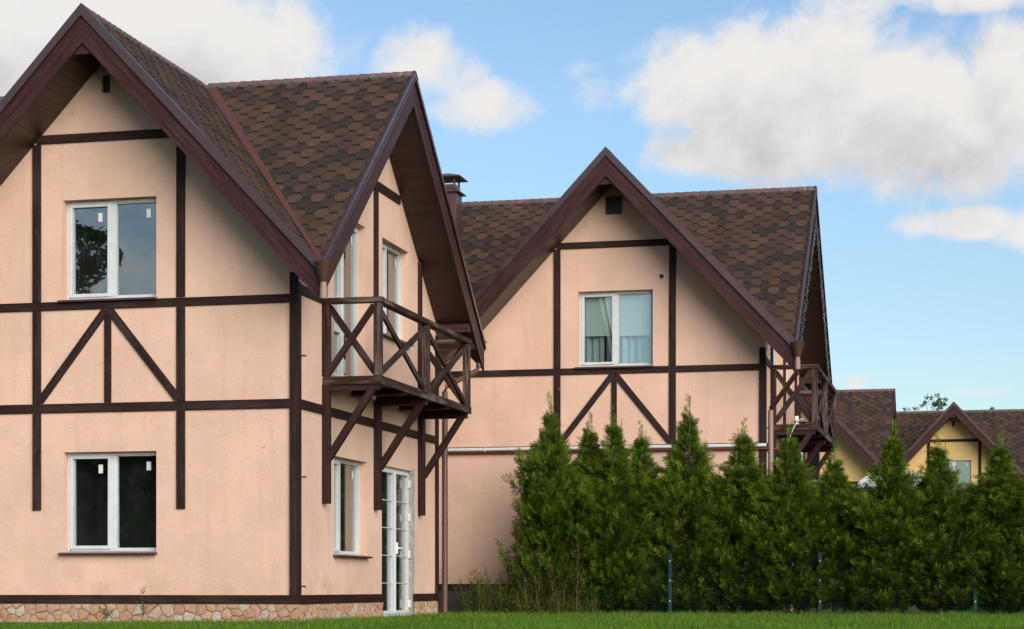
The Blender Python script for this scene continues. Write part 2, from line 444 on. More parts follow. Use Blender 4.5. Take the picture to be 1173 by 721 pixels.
def children(o): return [c for c in bpy.data.objects if c.parent == o]
def copy_tree(o, parent=None):
    c = o.copy(); col.objects.link(c); c.parent = parent
    for ch in list(KIDS.get(o, [])) or children(o): copy_tree(ch, c)
    return c
KIDS = {}

# ------------------------------------------------------------------ the ground
def ground():
    n = MB()
    xs = [-600, -60, -20, 0, 20, 60, 600]; ys = [-600, -60, -25, 0, 20, 80, 900]
    for i in range(6):
        for j in range(6):
            n.face([(xs[i], ys[j], 0), (xs[i + 1], ys[j], 0), (xs[i + 1], ys[j + 1], 0), (xs[i], ys[j + 1], 0)])
    o = n.build('ground', M['ground']); tag(o, kind='structure')
ground()

# ------------------------------------------------------------------ the house
XC, YC, ZR = -2.78, 3.60, 8.30           # crossing of the two ridges
HX, HY = 3.38, 4.40                      # half spans of the front and the side gable, eaves included
ZE = 4.71                                # eave
OHF, OHS = -.80, .60                     # gable overhang planes of the front and the right side
XL, YB = -7.80, 8.00                     # the far ones
SX = (ZR - ZE) / HX; SY = (ZR - ZE) / HY
DROP = .46                               # soffit below roof
WALLX0, WALLX1, WALLY0, WALLY1 = -7.17, -.03, .03, 7.17
def roof_z(x, y, arm): return ZR - (SX * abs(x - XC) if arm == 'f' else SY * abs(y - YC))

def clip_poly(poly, clip):
    """Sutherland-Hodgman, both in 2-D, clip convex and counter-clockwise"""
    out = poly
    for i in range(len(clip)):
        a = clip[i]; b = clip[(i + 1) % len(clip)]
        ins = lambda p: (b[0] - a[0]) * (p[1] - a[1]) - (b[1] - a[1]) * (p[0] - a[0]) >= -1e-9
        src = out; out = []
        for j in range(len(src)):
            p = src[j]; q = src[(j + 1) % len(src)]; ip, iq = ins(p), ins(q)
            if ip: out.append(p)
            if ip != iq:
                d1 = (b[0] - a[0]) * (p[1] - a[1]) - (b[1] - a[1]) * (p[0] - a[0])
                d2 = (b[0] - a[0]) * (q[1] - a[1]) - (b[1] - a[1]) * (q[0] - a[0])
                t = d1 / (d1 - d2); out.append((p[0] + (q[0] - p[0]) * t, p[1] + (q[1] - p[1]) * t))
        if not out: return []
    return out

TAB_P, TAB_E, TAB_T = .345, .153, .013
def shingle_slope(mb, pts, rnd):
    """hexagonal shingle tabs over the planar polygon pts (3-D, eave first edge direction = level)"""
    P = [Vector(p) for p in pts]
    nrm = Vector((0, 0, 0))
    for i in range(len(P)): nrm += P[i].cross(P[(i + 1) % len(P)])
    nrm.normalize()
    if nrm.z < 0: nrm = -nrm; P = P[::-1]
    ud = Vector((0, 0, 1)).cross(nrm).normalized(); vd = nrm.cross(ud)
    o = min(P, key=lambda p: p.z)
    uv = [((p - o).dot(ud), (p - o).dot(vd)) for p in P]
    ar = sum(uv[i][0] * uv[(i + 1) % len(uv)][1] - uv[(i + 1) % len(uv)][0] * uv[i][1] for i in range(len(uv)))
    if ar < 0: uv = uv[::-1]
    to3 = lambda u, v, h: o + ud * u + vd * v + nrm * h
    u0, u1 = min(a[0] for a in uv), max(a[0] for a in uv); v1 = max(a[1] for a in uv)
    base = [to3(a[0], a[1], -.006) for a in uv]
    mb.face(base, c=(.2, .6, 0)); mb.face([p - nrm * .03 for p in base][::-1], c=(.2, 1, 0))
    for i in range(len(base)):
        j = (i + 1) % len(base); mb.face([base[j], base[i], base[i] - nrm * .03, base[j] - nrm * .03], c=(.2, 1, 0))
    p_, e, f, wd = TAB_P, TAB_E, TAB_P * .30, TAB_P * .70
    run = 0
    for i in range(-2, int(v1 / e) + 2):
        v0 = i * e
        for j in range(int(u0 / p_) - 2, int(u1 / p_) + 3):
            uc = (j + (i % 2) * .5) * p_
            if uc + p_ / 2 < u0 or uc - p_ / 2 > u1: continue
            if run > 0: run -= 1
            elif rnd.random() < .17: run = rnd.choice((1, 1, 2, 2, 3))
            dark = rnd.uniform(.65, .95) if run else max(0.0, rnd.gauss(.06, .12))
            shade = min(1, max(0, rnd.gauss(.52, .25)))
            h = lambda v: TAB_T * (1 - (v - v0) / (2 * e)) + .001
            jit = rnd.uniform(-.006, .006)
            trap = [(uc - f / 2, v0 + jit), (uc + f / 2, v0 + jit), (uc + wd / 2, v0 + e), (uc - wd / 2, v0 + e)]
            rect = [(uc - p_ / 2, v0 + e), (uc + p_ / 2, v0 + e), (uc + p_ / 2, v0 + 2 * e - .047), (uc - p_ / 2, v0 + 2 * e - .047)]
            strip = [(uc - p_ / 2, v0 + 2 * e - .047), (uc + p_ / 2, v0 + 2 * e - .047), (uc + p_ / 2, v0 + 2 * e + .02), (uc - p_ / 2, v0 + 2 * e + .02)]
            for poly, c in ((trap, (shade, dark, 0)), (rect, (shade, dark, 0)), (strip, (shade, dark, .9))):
                q = clip_poly(poly, uv)
                if len(q) > 2: mb.face([to3(a, b_, h(b_)) for a, b_ in q], c=c)
            q = clip_poly(trap, uv)
            if len(q) == 4 and all(abs(q[z][0] - trap[z][0]) < 1e-6 for z in range(4)):
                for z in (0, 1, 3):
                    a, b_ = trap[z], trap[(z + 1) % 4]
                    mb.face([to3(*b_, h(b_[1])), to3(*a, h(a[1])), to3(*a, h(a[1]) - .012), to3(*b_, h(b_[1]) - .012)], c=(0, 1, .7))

def inset_valley(pts): return pts

def roof_mesh():
    rnd = random.Random(5); mb = MB()
    J = (XC, YC, ZR); xr, xl = XC + HX, XC - HX; yf, yb = YC - HY, YC + HY
    F = (XC, yf, ZR); B = (XC, yb, ZR); Rr = (xr, YC, ZR); Ll = (XL, YC, ZR)
    c = {k_: (x, y, ZE) for k_, (x, y) in dict(rf=(xr, yf), lf=(xl, yf), rb=(xr, yb), lb=(xl, yb)).items()}
    for tri in ([c['rf'], F, J], [c['lf'], J, F], [c['rb'], J, B], [c['lb'], B, J], [c['rf'], J, Rr], [c['rb'], Rr, J],
                [(XL, yf, ZE), c['lf'], J, Ll], [(XL, yb, ZE), Ll, J, c['lb']]):
        shingle_slope(mb, tri, rnd)
    return mb.mesh('roof', M['shingle'], weld=False, colname='tab')

def ridge_mesh():
    rnd = random.Random(8); mb = MB()
    def run(p, q, s, lich):
        p = Vector(p); q = Vector(q); d = (q - p); L = d.length; d.normalize(); sd = Vector((-d.y, d.x, 0))
        n = int(L / .17); st = L / n
        for i in range(n):
            a = p + d * (i * st); b_ = p + d * (i * st + st * 1.12); ha = .034; hb = .022; wd = .125
            tone = rnd.random(); grey = .75 if rnd.random() < .25 else rnd.uniform(0, .15)
            lic = 1.0 if (lich and i > n - 5) else 0.0
            if i % 2: grey = max(grey, .35)
            T = Vector((0, 0, 1))
            for sg in (-1, 1):
                e0 = a + T * ha; e1 = b_ + T * hb
                f0 = a + sd * sg * wd + T * (ha - wd * s + .012); f1 = b_ + sd * sg * wd + T * (hb - wd * s + .012)
                mb.face([e0, e1, f1, f0] if sg < 0 else [e0, f0, f1, e1], c=(tone, grey, lic))
                mb.face([f0, f1, f1 - T * .03, f0 - T * .03], c=(tone, 1, 0))
                mb.face([e0, f0, f0 - T * .03, e0 - T * .035], c=(tone, .6, 0))
    run((XC, YC - HY - .01, ZR), (XC, YC - .05, ZR), SX, False); run((XC, YC + HY + .01, ZR), (XC, YC + .05, ZR), SX, False)
    run((XC + .06, YC, ZR + .003), (XC + HX + .01, YC, ZR + .003), SY, True); run((XC - .06, YC, ZR + .003), (XL - .01, YC, ZR + .003), SY, True)
    return mb.mesh('ridge_cap', M['ridge'], weld=False, colname='tab')

def valley_mesh(sx, sy):
    mb = MB(); J = Vector((XC, YC, ZR + .028)); E_ = Vector((XC + sx * HX, YC + sy * HY, ZE + .028))
    J = J.lerp(E_, .015)
    # one wing lies on the front/back arm, the other on the side arm
    wa = Vector((0, sy, 0)) * .135; wb = Vector((sx, 0, 0)) * .135
    for wv in (wa, wb):
        p = [J, E_, E_ + wv * .35, J + wv]
        e = [(0, 0), (5.5, 0), (5.5, .13), (0, .13)]
        mb.face(p, e); mb.face([q - Vector((0, 0, .008)) for q in p][::-1], e[::-1])
        mb.face([p[2], p[3], p[3] - Vector((0, 0, .03)), p[2] - Vector((0, 0, .03))])
    return mb

def gable_frame(mb_b, mb_t, axis, plane, out, c0, half, slope, full_left=None):
    """bargeboards (mb_b) and steel trim (mb_t) of one gable; axis 'y' = gable plane at y const"""
    def P(s, z, d=0.0): return (s, plane + out * d, z) if axis == 'y' else (plane + out * d, s, z)
    off = lambda d: (0, out * d, 0) if axis == 'y' else (out * d, 0, 0)
    fl_ = .10 if axis == 'y' else .02; tb = -.112 if axis == 'y' else -.085
    for sg in (-1, 1):
        S = lambda h: c0 + sg * h
        zr = lambda h: ZR - slope * h
        for (a, b_, d0, th) in ((tb - .003, -.30, -.035, .032), (-.303, -.49, -.035, .028)):
            e = half - (.001 if sg > 0 else 0.0)
            mb_b.prism([P(S(0), zr(0) + a, d0), P(S(e), zr(e) + a, d0), P(S(e), zr(e) + b_, d0), P(S(0), zr(0) + b_, d0)], off(th))
        e = half + .012
        mb_t.prism([P(S(0), zr(0) + .030, .0), P(S(e), zr(e) + .030, .0), P(S(e), zr(e) + tb, .0), P(S(0), zr(0) + tb, .0)], off(.022))
        mb_t.prism([P(S(0), zr(0) + tb + .012, .0215), P(S(e), zr(e) + tb + .012, .0215), P(S(e), zr(e) + tb - .013, .0215), P(S(0), zr(0) + tb - .013, .0215)], off(.012))
        # top flange of the trim lying on the shingles
        mb_t.prism([P(S(.0), zr(.0) + .031, .021), P(S(e), zr(e) + .031, .021), P(S(e), zr(e) + .031, -fl_), P(S(0), zr(0) + .031, -fl_)], (0, 0, .005))
    # filler board closing the apex
    h = .17
    mb_b.prism([P(c0, ZR - .47, -.05), P(c0 + h, ZR - .47 - slope * h + .02, -.05), P(c0 - h, ZR - .47 - slope * h + .02, -.05)], off(-.03))

def soffit_mesh():
    mb = MB()
    def panel(pts, uaxis):
        P = [Vector(p) for p in pts]; uv = []
        for p in P:
            if uaxis == 'y': uv.append((p.y, math.hypot(p.x - XC, p.z - ZR)))
            else: uv.append((p.x, math.hypot(p.y - YC, p.z - ZR)))
        mb.face(P, uv); mb.face([p + Vector((0, 0, .02)) for p in P][::-1], uv[::-1])
    zs = lambda p, arm: roof_z(p[0], p[1], arm) - DROP
    def pl(arm, pts): panel([(x, y, zs((x, y), arm)) for x, y in pts], 'y' if arm == 'f' else 'x')
    for sg in (-1, 1):
        for (yo, yw, sy) in ((YC - HY + .04, WALLY0 + .02, -1), (YC + HY - .04, WALLY1 - .02, 1)):
            ht = HX * abs(yw - YC) / HY; ho = HX * abs(yo - YC) / HY
            pl('f', [(XC, yo), (XC, yw), (XC + sg * ht, yw), (XC + sg * ho, yo)])
    for sg in (-1, 1):
        xo, xw = XC + HX - .04, WALLX1 - .02
        ht = HY * abs(xw - XC) / HX; ho = HY * abs(xo - XC) / HX
        pl('s', [(xo, YC), (xw, YC), (xw, YC + sg * ht), (xo, YC + sg * ho)])
        xo, xw = XL + .04, WALLX0 + .02
        pl('s', [(xo, YC), (xw, YC), (xw, YC + sg * HY * .985), (xo, YC + sg * HY * .985)])
        # eave of the wide left wing
        y_e = YC + sg * HY * .985; y_w = (WALLY0 + .02) if sg < 0 else (WALLY1 - .02)
        pl('s', [(xw, y_e), (XC - HX, y_e), (XC - HX + .62, y_w), (xw, y_w)])
    return mb.mesh('soffit', M['soffit'], weld=False)

def wall_sheet(mb, S, N0, top, holes, depth, s0, s1, z0, breaks):
    """one wall face with openings; S(s, z, d) gives a point, d measured inwards"""
    xs = sorted(set([s0, s1] + breaks + [h[0] for h in holes] + [h[1] for h in holes]))
    xs = [x for x in xs if s0 <= x <= s1]
    for a, b_ in zip(xs[:-1], xs[1:]):
        mid = (a + b_) / 2
        hs = sorted([h for h in holes if h[0] <= mid <= h[1]], key=lambda h: h[2])
        z = z0
        for h in hs:
            if h[2] > z: mb.face([S(a, z, 0), S(b_, z, 0), S(b_, h[2], 0), S(a, h[2], 0)])
            z = h[3]
        mb.face([S(a, z, 0), S(b_, z, 0), S(b_, top(b_), 0), S(a, top(a), 0)])
    for (a, b_, c, d_) in holes:
        mb.face([S(a, c, 0), S(b_, c, 0), S(b_, c, depth), S(a, c, depth)])
        mb.face([S(a, d_, 0), S(a, d_, depth), S(b_, d_, depth), S(b_, d_, 0)])
        mb.face([S(a, c, 0), S(a, c, depth), S(a, d_, depth), S(a, d_, 0)])
        mb.face([S(b_, c, 0), S(b_, d_, 0), S(b_, d_, depth), S(b_, c, depth)])

FRONT = lambda s, z, d: (s, WALLY0 + d, z)           # d inwards
SIDE = lambda s, z, d: (WALLX1 - d, s, z)
REV = .18                                            # depth of a window reveal

def bx(mb, S, s0, s1, d0, d1, z0, z1):
    a = S(s0, z0, d0); b_ = S(s1, z1, d1)
    mb.box(min(a[0], b_[0]), max(a[0], b_[0]), min(a[1], b_[1]), max(a[1], b_[1]), z0, z1)

def window(house, S, a, b_, c, d_, kind='window', sash_first=True, split=.5, sill=True, sticker=True, blind=False, lo_rail=None, dark=True, bars=0, REV=REV):
    """a white plastic window or glazed door in the opening a..b_ x c..d_"""
    fw = .042; fr = MB(); D0, D1 = REV - .055, REV + .03
    bx(fr, S, a, a + fw, D0, D1, c, d_); bx(fr, S, b_ - fw, b_, D0, D1, c, d_)
    bx(fr, S, a + fw, b_ - fw, D0, D1, d_ - fw, d_); bx(fr, S, a + fw, b_ - fw, D0, D1, c, c + fw)
    ms = a + (b_ - a) * split
    bx(fr, S, ms - .032, ms + .032, D0 - .004, D1, c + fw, d_ - fw)
    w_ = fr.build(kind, M['pvc'], house, bevel=.004)
    panes = []
    def leaf(l, r, z0, z1, sash):
        sw = .046 if sash else .014
        m = MB(); e0, e1 = (D0 - .018, D1 - .01) if sash else (D0 + .012, D1 - .01)
        bx(m, S, l, l + sw, e0, e1, z0, z1); bx(m, S, r - sw, r, e0, e1, z0, z1)
        bx(m, S, l + sw, r - sw, e0, e1, z0, z0 + sw); bx(m, S, l + sw, r - sw, e0, e1, z1 - sw, z1)
        zz = [z0 + sw, z1 - sw]
        if lo_rail is not None and sash:
            zr_ = lo_rail; bx(m, S, l + sw, r - sw, e0, e1, zr_ - .05, zr_ + .05); zz = [z0 + sw, zr_ - .05, zr_ + .05, z1 - sw]
        for q in range(bars):
            zb = z0 + sw + (z1 - z0 - 2 * sw) * (q + 1) / (bars + 1); bx(m, S, l + sw, r - sw, e0 + .012, e0 + .024, zb - .006, zb + .006)
        m.build('sash', M['pvc'], w_, bevel=.003)
        for q in range(0, len(zz), 2):
            g = MB(); bx(g, S, l + sw - .004, r - sw + .004, (e0 + e1) / 2 + .002, (e0 + e1) / 2 + .010, zz[q] - .004, zz[q + 1] + .004)
            g.build('pane', M['glass'], w_)
        if sticker:
            g = MB(); sx = r - sw - .16 if r - l < .8 else r - sw - .18
            bx(g, S, sx, sx + .065, (e0 + e1) / 2 - .003, (e0 + e1) / 2 - .0015, z1 - sw - .20, z1 - sw - .08); g.build('sticker', M['paper'], w_)
    both = kind != 'window'
    leaf(a + fw, ms - .032, c + fw, d_ - fw, sash_first or both); leaf(ms + .032, b_ - fw, c + fw, d_ - fw, (not sash_first) or both)
    # room behind the glass
    r_ = MB(); A, B_, C_, Dd = a - .25, b_ + .25, c - .25, d_ + .2; d0, d1 = REV + .035, 1.6
    q = lambda s, z, d: S(s, z, d)
    r_.face([q(A, C_, d1), q(B_, C_, d1), q(B_, Dd, d1), q(A, Dd, d1)])
    r_.face([q(A, C_, d0), q(A, C_, d1), q(A, Dd, d1), q(A, Dd, d0)]); r_.face([q(B_, C_, d0), q(B_, Dd, d0), q(B_, Dd, d1), q(B_, C_, d1)])
    r_.face([q(A, C_, d0), q(B_, C_, d0), q(B_, C_, d1), q(A, C_, d1)]); r_.face([q(A, Dd, d0), q(A, Dd, d1), q(B_, Dd, d1), q(B_, Dd, d0)])
    r_.build('interior', M['room'], w_)
    if sill:
        s_ = MB(); o0 = S(0, 0, 0)
        P = [S(a - .05, c + .012, REV - .05), S(a - .05, c - .018, -.085), S(a - .05, c - .045, -.085), S(a - .05, c - .040, -.03), S(a - .05, c - .030, REV - .05)]
        v = Vector(S(b_ + .015, 0, 0)) - Vector(S(a - .05, 0, 0)); s_.prism(P, v)
        s_.build('sill', M['sill'], w_)
    if blind:
        for (l, r, zb) in ((a + fw + .05, ms - .07, c + .60), (ms + .045, b_ - fw - .01, c + .59)):
            g = MB(); bx(g, S, l, r, REV + .055, REV + .058, zb, d_ - fw); g2 = MB()
            bx(g, S, l, r, REV + .050, REV + .064, zb - .018, zb); g.build('roller_blind', M['blind'], w_)
        g = MB(); n = 90; A, B_ = a + .02, b_ - .02; prev = None
        rnd = random.Random(4); ph = [rnd.uniform(0, 6) for _ in range(4)]
        for i in range(n + 1):
            s = A + (B_ - A) * i / n; dd = REV + .15 + .03 * math.sin(s * 46 + ph[0]) + .022 * math.sin(s * 27 + ph[1]) + .012 * math.sin(s * 81 + ph[2])
            cur = (S(s, c + .01, dd), S(s, d_, dd))
            if prev and not (.30 < i / n < .335): g.face([prev[0], cur[0], cur[1], prev[1]])
            prev = cur
        g.build('curtain', M['curtain'], w_, smooth=True)
    return w_

CACHE = {}
def stone_mesh(dY, ztop):
    rnd = random.Random(77); mb = MB()
    def strip(S, s0, s1):
        L = s1 - s0; z0, z1 = -.12, ztop - .004; seeds = []
        for _ in range(int(L * 380)):
            p = (rnd.uniform(0, L), rnd.uniform(z0, z1)); mn = rnd.choice((.11, .15, .21))
            if all((p[0] - q[0]) ** 2 + ((p[1] - q[1]) * 1.25) ** 2 > mn * mn for q in seeds): seeds.append(p)
        for i, p in enumerate(seeds):
            cell = [(0, z0), (L, z0), (L, z1), (0, z1)]
            for j, q in enumerate(seeds):
                if j == i or abs(q[0] - p[0]) > .5: continue
                m_ = ((p[0] + q[0]) / 2, (p[1] + q[1]) / 2); d = (q[0] - p[0], q[1] - p[1]); ln = math.hypot(*d); g = .007 / ln
                m_ = (m_[0] - d[0] * g, m_[1] - d[1] * g)
                a = (m_[0] + d[1] * 50, m_[1] - d[0] * 50); b_ = (m_[0] - d[1] * 50, m_[1] + d[0] * 50)
                big = [a, b_, (b_[0] - d[0] * 99, b_[1] - d[1] * 99), (a[0] - d[0] * 99, a[1] - d[1] * 99)]
                cell = clip_poly(cell, big)
                if len(cell) < 3: break
            if len(cell) < 3: continue
            # break the straight edges a little
            pts = []
            for a in range(len(cell)):
                u, v = cell[a], cell[(a + 1) % len(cell)]
                pts.append(u)
                if math.hypot(v[0] - u[0], v[1] - u[1]) > .05: pts.append(((u[0] + v[0]) / 2 + rnd.uniform(-.005, .005), (u[1] + v[1]) / 2 + rnd.uniform(-.005, .005)))
            cx = sum(a[0] for a in pts) / len(pts); cz = sum(a[1] for a in pts) / len(pts); h = rnd.uniform(.006, .020); tx, tz = rnd.uniform(-.07, .07), rnd.uniform(-.09, .09)
            col_ = (rnd.random(), rnd.random(), rnd.random())
            low = [S(s0 + a[0], a[1], .001) for a in pts]
            top = [S(s0 + cx + (a[0] - cx) * .93, cz + (a[1] - cz) * .93, -(h + tx * (a[0] - cx) + tz * (a[1] - cz) + rnd.uniform(-.002, .002))) for a in pts]
            c3 = S(s0 + cx, cz, -(h + .004))
            for a in range(len(pts)):
                b_ = (a + 1) % len(pts)
                mb.face([low[a], low[b_], top[b_], top[a]], c=col_); mb.face([top[a], top[b_], c3], c=col_)
    strip(lambda s, z, d: (s, WALLY0 - .012 + d, z), WALLX0, WALLX1 + .024)
    strip(lambda s, z, d: (WALLX1 + .012 - d, s, z), WALLY0 - .012, dY[0]); strip(lambda s, z, d: (WALLX1 + .012 - d, s, z), dY[1] + .11, WALLY1)
    return mb.mesh('stone_cladding', M['stone'], weld=False, colname='tab')
def build_house(name, loc, label, second=False):
    H = empty(name, loc); tag(H, label, 'house', 'half-timbered houses')
    rnd = random.Random(11 if not second else 23)
    part = lambda mb, n_, m_, par=H, **kw: mb.build(n_, M[m_], par, **kw)
    topf = lambda s: max(ZR - SX * abs(s - XC), ZE if s > XC - HX else ZE) - DROP + .12
    def topfront(s): 
        return max(ZR - SX * abs(s - XC), roof_z(0, WALLY0, 's')) - DROP + .10
    def topside(s): return max(ZR - SY * abs(s - YC), roof_z(WALLX1, 0, 'f')) - DROP + .10
    win_f = [(-3.45, -2.06, 4.49, 5.87), (-3.44, -2.06, .98, 2.365)]
    hole_f = list(win_f)
    vent = (-2.865, -2.745, 7.33, 7.585) if not second else (-2.935, -2.625, 7.27, 7.60)
    hole_f.append(vent)
    win_s = [(1.65, 3.15, 3.52, 5.90), (4.01, 5.46, 4.42, 5.90), (1.65, 3.22, .965, 2.37), (3.98, 5.67, .03, 2.375)]
    # walls
    mb = MB()
    xb = XC - HX * (1 - .0) ; bf = [XC, WALLX1, XC - (ZR - roof_z(0, WALLY0, 's')) / SX, XC + (ZR - roof_z(0, WALLY0, 's')) / SX]
    wall_sheet(mb, FRONT, None, topfront, hole_f, REV + .04, WALLX0, WALLX1, -.3, bf)
    bs = [YC, YC - (ZR - roof_z(WALLX1, 0, 'f')) / SY, YC + (ZR - roof_z(WALLX1, 0, 'f')) / SY]
    wall_sheet(mb, SIDE, None, topside, win_s, REV + .04, WALLY0, WALLY1, -.3, bs)
    back = lambda s, z, d: (s, WALLY1 - d, z); left = lambda s, z, d: (WALLX0 + d, s, z)
    wall_sheet(mb, back, None, topfront, [], .1, WALLX0, WALLX1, -.3, bf)
    wall_sheet(mb, left, None, lambda s: ZR - SY * abs(s - YC) - DROP + .1, [], .1, WALLY0, WALLY1, -.3, [YC])
    part(mb, 'wall', 'stucco', weld=False)
    # plinth and base beam
    bz0, bz1 = (.262, .383) if not second else (.37, .49)
    mb = MB(); dY = (3.98, 5.67 + .02)
    mb.box(WALLX0, WALLX1 + .012, WALLY0 - .012, WALLY0 + .1, -.3, bz0); mb.box(WALLX1 - .1, WALLX1 + .012, WALLY0 + .1, dY[0], -.3, bz0); mb.box(WALLX1 - .1, WALLX1 + .012, dY[1], WALLY1, -.3, bz0)
    mb.box(WALLX0 - .012, WALLX0 + .1, WALLY0 + .1, WALLY1, -.3, bz0); mb.box(WALLX0 + .1, WALLX1 - .1, WALLY1 - .1, WALLY1 + .012, -.3, bz0)
    pl_ = part(mb, 'plinth', 'mortar' if not second else 'plinth_dark')
    if not second:
        if 'stones' not in CACHE: CACHE['stones'] = stone_mesh(dY, bz0)
        link(bpy.data.objects.new('stone_cladding', CACHE['stones']), pl_)
    j = lambda: rnd.uniform(-.004, .004)
    def beam_f(x0, x1, z0, z1, y=-.002, n_='timber_beam', m_='timber'):
        part(MB(rnd.random()).box(x0, x1, y + rnd.uniform(0, .003), WALLY0 + .004, z0 + j(), z1 + j()), n_, m_, bevel=.004)
    def beam_s(y0, y1, z0, z1, x=.002, n_='timber_beam', m_='timber_red'):
        part(MB(rnd.random()).box(WALLX1 - .004, x - rnd.uniform(0, .003), y0, y1, z0 + j(), z1 + j()), n_, m_, bevel=.004)
    beam_f(WALLX0, .012, bz0, bz1, -.012); beam_s(.015, 3.98, bz0, bz1, .012); beam_s(5.70, 7.2, bz0, bz1, .012)
    # corner posts: front leaf and side leaf of one post
    mb = MB(3); mb.box(-.115, .004, -.004, WALLY0, bz1 - .004, 4.75); mb.box(WALLX1, .004, WALLY0, .145, bz1 - .004, 4.62); part(mb, 'corner_post', 'timber')
    mb = MB(4); mb.box(WALLX1, .004, 7.06, 7.2, bz1 - .004, 4.75); part(mb, 'corner_post', 'timber_red')
    MB(5).box(WALLX0 - .03, WALLX0 + .11, -.004, .13, bz1 - .004, 4.62).build('corner_post', M['timber'], H)
    beam_f(WALLX0 + .112, -.118, 4.340, 4.463, .002); beam_f(WALLX0 + .112, -.118, 2.912, 3.040, .002)
    beam_s(.147, 7.055, 2.918, 3.048); beam_s(.147, 1.16, 4.475, 4.605)
    # front gable
    beam_f(-3.84, -1.70, 6.665, 6.785)
    for (x, zt, zb) in ((-3.842, 6.66, 1.56), (-1.695, 6.66, 1.56)):
        for (a, b_) in ((zb, 2.908), (3.044, 4.336), (4.467, zt)):
            beam_f(x - .062, x + .062, a, b_, .0, 'timber_post')
    beam_f(-2.825, -2.725, 3.046, 4.335, .003, 'timber_post')
    for (p, q) in (((-2.80, 4.33), (-3.79, 3.08)), ((-2.75, 4.33), (-1.74, 3.08))):
        d = Vector((q[0] - p[0], 0, q[1] - p[1])); 
        part(MB(rnd.random()).beam((p[0], .0135, p[1]), (q[0], .0135, q[1]), .108, .024, (0, 1, 0)), 'timber_brace', 'timber')
    # side gable
    beam_s(YC - 1.33, YC + 1.33, 6.575, 6.710)
    for y in (1.16, 3.61, 6.06):
        zt = min(roof_z(WALLX1, y, 's') - DROP, 6.57) if y != 3.61 else 6.572
        part(MB(rnd.random()).box(WALLX1 - .004, .018, y - .062, y + .062, 3.46, zt), 'timber_post', 'timber_red', bevel=.004)
        part(MB(rnd.random()).box(WALLX1 - .004, .072, y - .060, y + .060, 1.665, 3.328), 'timber_post', 'timber_red', bevel=.006)
    # roof
    if 'roof' not in CACHE:
        CACHE['roof'] = roof_mesh(); CACHE['ridge'] = ridge_mesh(); CACHE['soffit'] = soffit_mesh()
    roof = link(bpy.data.objects.new('roof', CACHE['roof']), H)
    link(bpy.data.objects.new('ridge_cap', CACHE['ridge']), roof); link(bpy.data.objects.new('soffit', CACHE['soffit']), roof)
    for sx in (-1, 1):
        for sy in (-1, 1): valley_mesh(sx, sy).build('valley_flashing', M['valley'], roof, weld=False)
    for (ax, pl, out, c0, hf, sl) in (('y', YC - HY, -1, XC, HX, SX), ('y', YC + HY, 1, XC, HX, SX), ('x', XC + HX, 1, YC, HY, SY), ('x', XL, -1, YC, HY, SY)):
        b1, t1 = MB(rnd.random()), MB(); gable_frame(b1, t1, ax, pl, out, c0, hf, sl)
        b1.build('bargeboard', M['barge'], roof, weld=False); t1.build('rake_trim', M['trim'], roof, weld=False)
    mb = MB(); mb.box(WALLX1 - .02, XC + HX - .04, 7.08, 7.20, 4.80, 4.94); mb.build('eave_beam', M['barge'], roof)
    MB().box(WALLX1 - .02, XC + HX - .04, 7.50, 7.60, 4.56, 4.66).build('eave_beam', M['barge'], roof)
    mb = MB(); mb.box(XL, XC - HX, YC - HY - .02, YC - HY + .01, ZE - .2, ZE + .0); mb.build('eave_fascia', M['barge'], roof)
    # vents
    mb = MB(); bx(mb, FRONT, vent[0], vent[1], .05, .06, vent[2], vent[3])
    if second:
        bx(mb, FRONT, vent[0], vent[0] + .02, -.012, .05, vent[2], vent[3]); bx(mb, FRONT, vent[1] - .02, vent[1], -.012, .05, vent[2], vent[3])
        bx(mb, FRONT, vent[0] + .02, vent[1] - .02, -.012, .05, vent[2], vent[2] + .02); bx(mb, FRONT, vent[0] + .02, vent[1] - .02, -.012, .05, vent[3] - .02, vent[3])
    part(mb, 'gable_vent', 'black')
    # windows and doors
    window(H, FRONT, *win_f[0], blind=second, sticker=not second)
    window(H, FRONT, *win_f[1], sticker=not second)
    wd = window(H, SIDE, *win_s[0], kind='balcony_door', sill=False, lo_rail=4.25, split=.46)
    window(H, SIDE, *win_s[1], split=.42)
    window(H, SIDE, *win_s[2], split=.40)
    wd = window(H, SIDE, *win_s[3], kind='patio_door', sill=False, sticker=False, bars=4, REV=.115)
    mb = MB(); p = SIDE(4.93, 1.12, .115 - .08)
    mb.box(p[0] - .01, p[0] + .012, 4.91, 4.95, 1.02, 1.20); mb.box(p[0] + .012, p[0] + .055, 4.92, 4.94, 1.10, 1.122); mb.box(p[0] + .04, p[0] + .058, 4.94, 5.06, 1.10, 1.122)
    mb.build('handle', M['lampwhite'], wd)
    for z in (.22, 1.02, 1.62, 2.16):
        mb = MB(); p = SIDE(5.615, z, .115 - .075); mb.box(p[0] - .012, p[0] + .03, 5.575, 5.622, z - .06, z + .06); mb.build('hinge', M['lampwhite'], wd)
    # bare cement strip beside the door
    mb = MB(); mb.box(WALLX1 - .055, WALLX1 + .004, 5.645, 5.80, .02, 2.42); part(mb, 'cement_jamb', 'concrete')
    # balcony
    bal = empty('balcony', (0, 0, 0), H)
    X1 = .84; y0, y1 = 1.09, 6.17
    mb = MB(6); mb.box(.0, X1, y0, y0 + .04, 3.330, 3.445); mb.box(X1 - .04, X1, y0 + .04, 4.0, 3.330, 3.445); mb.box(X1 - .04, X1, 4.004, 5.1, 3.332, 3.447); mb.box(X1 - .04, X1, 5.104, y1, 3.330, 3.443); mb.box(.0, X1 - .04, y1 - .04, y1, 3.330, 3.445)
    mb.build('deck_fascia', M['deck'], bal, bevel=.004)
    mb = MB(7)
